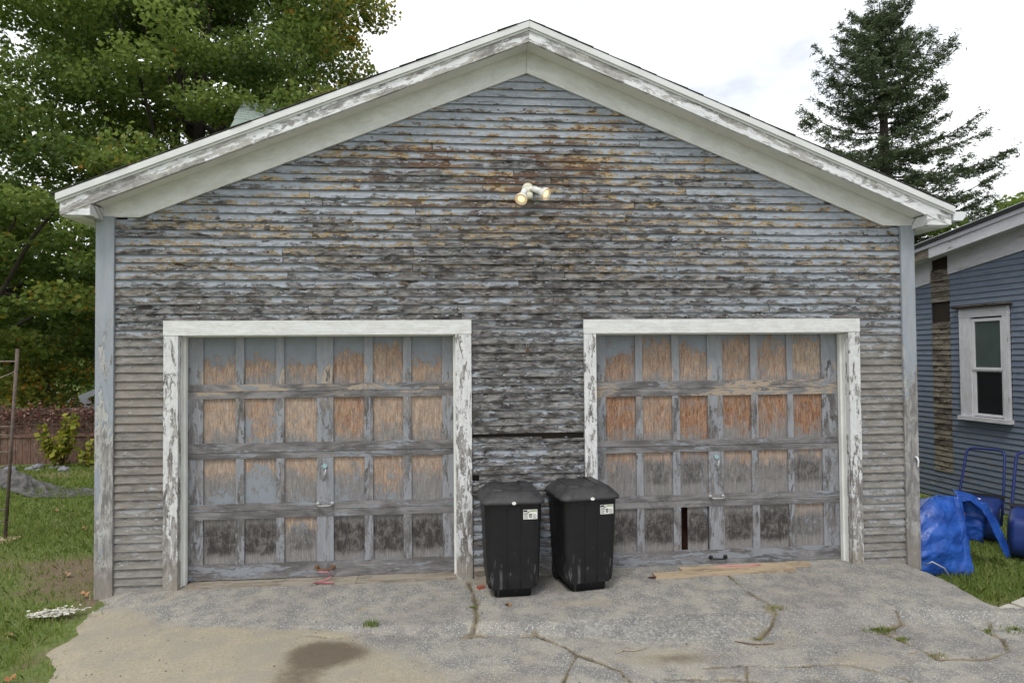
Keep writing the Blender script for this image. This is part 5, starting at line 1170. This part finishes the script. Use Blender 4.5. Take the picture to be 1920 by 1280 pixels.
# lifted curls of paint on the clapboards, too small to pick apart
nfl = 1500; fx = rng.uniform(.2, 7.1, nfl*3); fz = 2.273+EX*(rng.integers(0, 62, nfl*3)-32)+EX*rng.uniform(.12, .8, nfl*3)
ok = ((fz > 2.30) | (fx < .52) | ((fx > 3.17) & (fx < 4.11)) | (fx > 6.77)) & (fz < 3.13+SL*(np.minimum(fx, 7.3-fx)-.40)) & (rng.random(nfl*3) < np.interp(fz, [0, 1, 2.3, 3.2, 4.5], [.35, .6, 1., 1., .5]))
fx, fz = fx[ok][:nfl], fz[ok][:nfl]; nfl = len(fx); kk = (fz-2.273)/EX; fr_ = kk-np.floor(kk); fy = -.0185+.022*fr_*EX/(EX+.013)-.0012
w = rng.uniform(.006, .030, nfl); hh = rng.uniform(.003, .009, nfl)*(.5+w*20); cu = rng.uniform(.002, .007, nfl); jj = rng.uniform(-.4, .4, (nfl, 2))
P = lambda dx, dy, dz: np.stack([fx+dx, fy+dy, fz+dz], 1)
V = np.stack([P(-w/2, 0*w, hh*.5), P(w/2, 0*w, hh*(.5+jj[:, 0]*.5)), P(w*(.5+jj[:, 1]*.3), -cu*.4, 0*w), P(w*.3, -cu, -hh*.5), P(-w*.35, -cu*.8, -hh*(.5+jj[:, 0]*.6)), P(-w*.5, -cu*.3, 0*w)], 1).reshape(-1, 3)
fm = NT('paint_curl', .7); fm = fm.done(fm.ramp(fm.noise(fm.posv(), 23, 3, .6), [(.35, (.24, .27, .31)), (.5, (.34, .37, .41)), (.62, (.44, .45, .45)), (.7, (.40, .31, .18))]))
o = npmesh('paint_flakes', V, np.arange(nfl*6).reshape(nfl, 6), fm, WALL); o['kind'] = 'stuff'

# loose grit on the asphalt, too fine to count
ng = 1500; gx_ = rng.uniform(.5, 8.4, ng); gy_ = rng.uniform(-2.1, -.02, ng)
near = np.zeros(ng)
for poly, w in CRACKS: near = np.maximum(near, np.exp(-(pdist(gx_, gy_, poly)/.07)**2))
near = np.maximum(near, np.exp(-((gy_-np.interp(gx_, *zip(*FOOT)))/.05)**2)*(gx_ > 2.2)); kp = (rng.random(ng) < .25+.75*near) & (gx_ < right_edge(gy_)-.05) & (gx_ > left_edge(gy_)+.1)
gx_, gy_ = gx_[kp], gy_[kp]; ng = len(gx_); hz = drive_h(gx_, gy_)[0]; r = rng.uniform(.003, .009, ng)
oc = np.array([(1, 0, 0), (0, 1, 0), (-1, 0, 0), (0, -1, 0), (0, 0, .7), (0, 0, -.5)])
V = np.stack([gx_, gy_, hz+r*.3], 1)[:, None, :]+oc[None]*r[:, None, None]*rng.uniform(.6, 1.3, (ng, 6, 1)); fo = np.array([(0, 1, 4), (1, 2, 4), (2, 3, 4), (3, 0, 4), (1, 0, 5), (2, 1, 5), (3, 2, 5), (0, 3, 5)])
Fq = (fo[None]+6*np.arange(ng)[:, None, None]).reshape(-1, 3)
gm = NT('loose_grit', .9); gm = gm.done(gm.ramp(gm.noise(gm.posv(), 40, 2, .5), [(.35, (.07, .07, .07)), (.5, (.22, .21, .19)), (.65, (.45, .43, .39))]))
tag(npmesh('gravel', V.reshape(-1, 3), Fq, gm), 'loose grit scattered along the asphalt cracks', 'gravel', None, 'stuff')
for i, (x, y, r, rz) in enumerate([(-1.3, 2.2, .04, .3), (-.75, -.2, .03, 1.1), (-2.2, 3.2, .045, 2.0), (-.2, -.75, .028, 2.9)]):
    leafshape('fallen_leaf', (x, y, float(lawn_h(np.array([x]), np.array([y]))[0])+.03), r, (.27, .17, .08), rz, 'small tan fallen leaf lying in the grass of the fenced lawn')
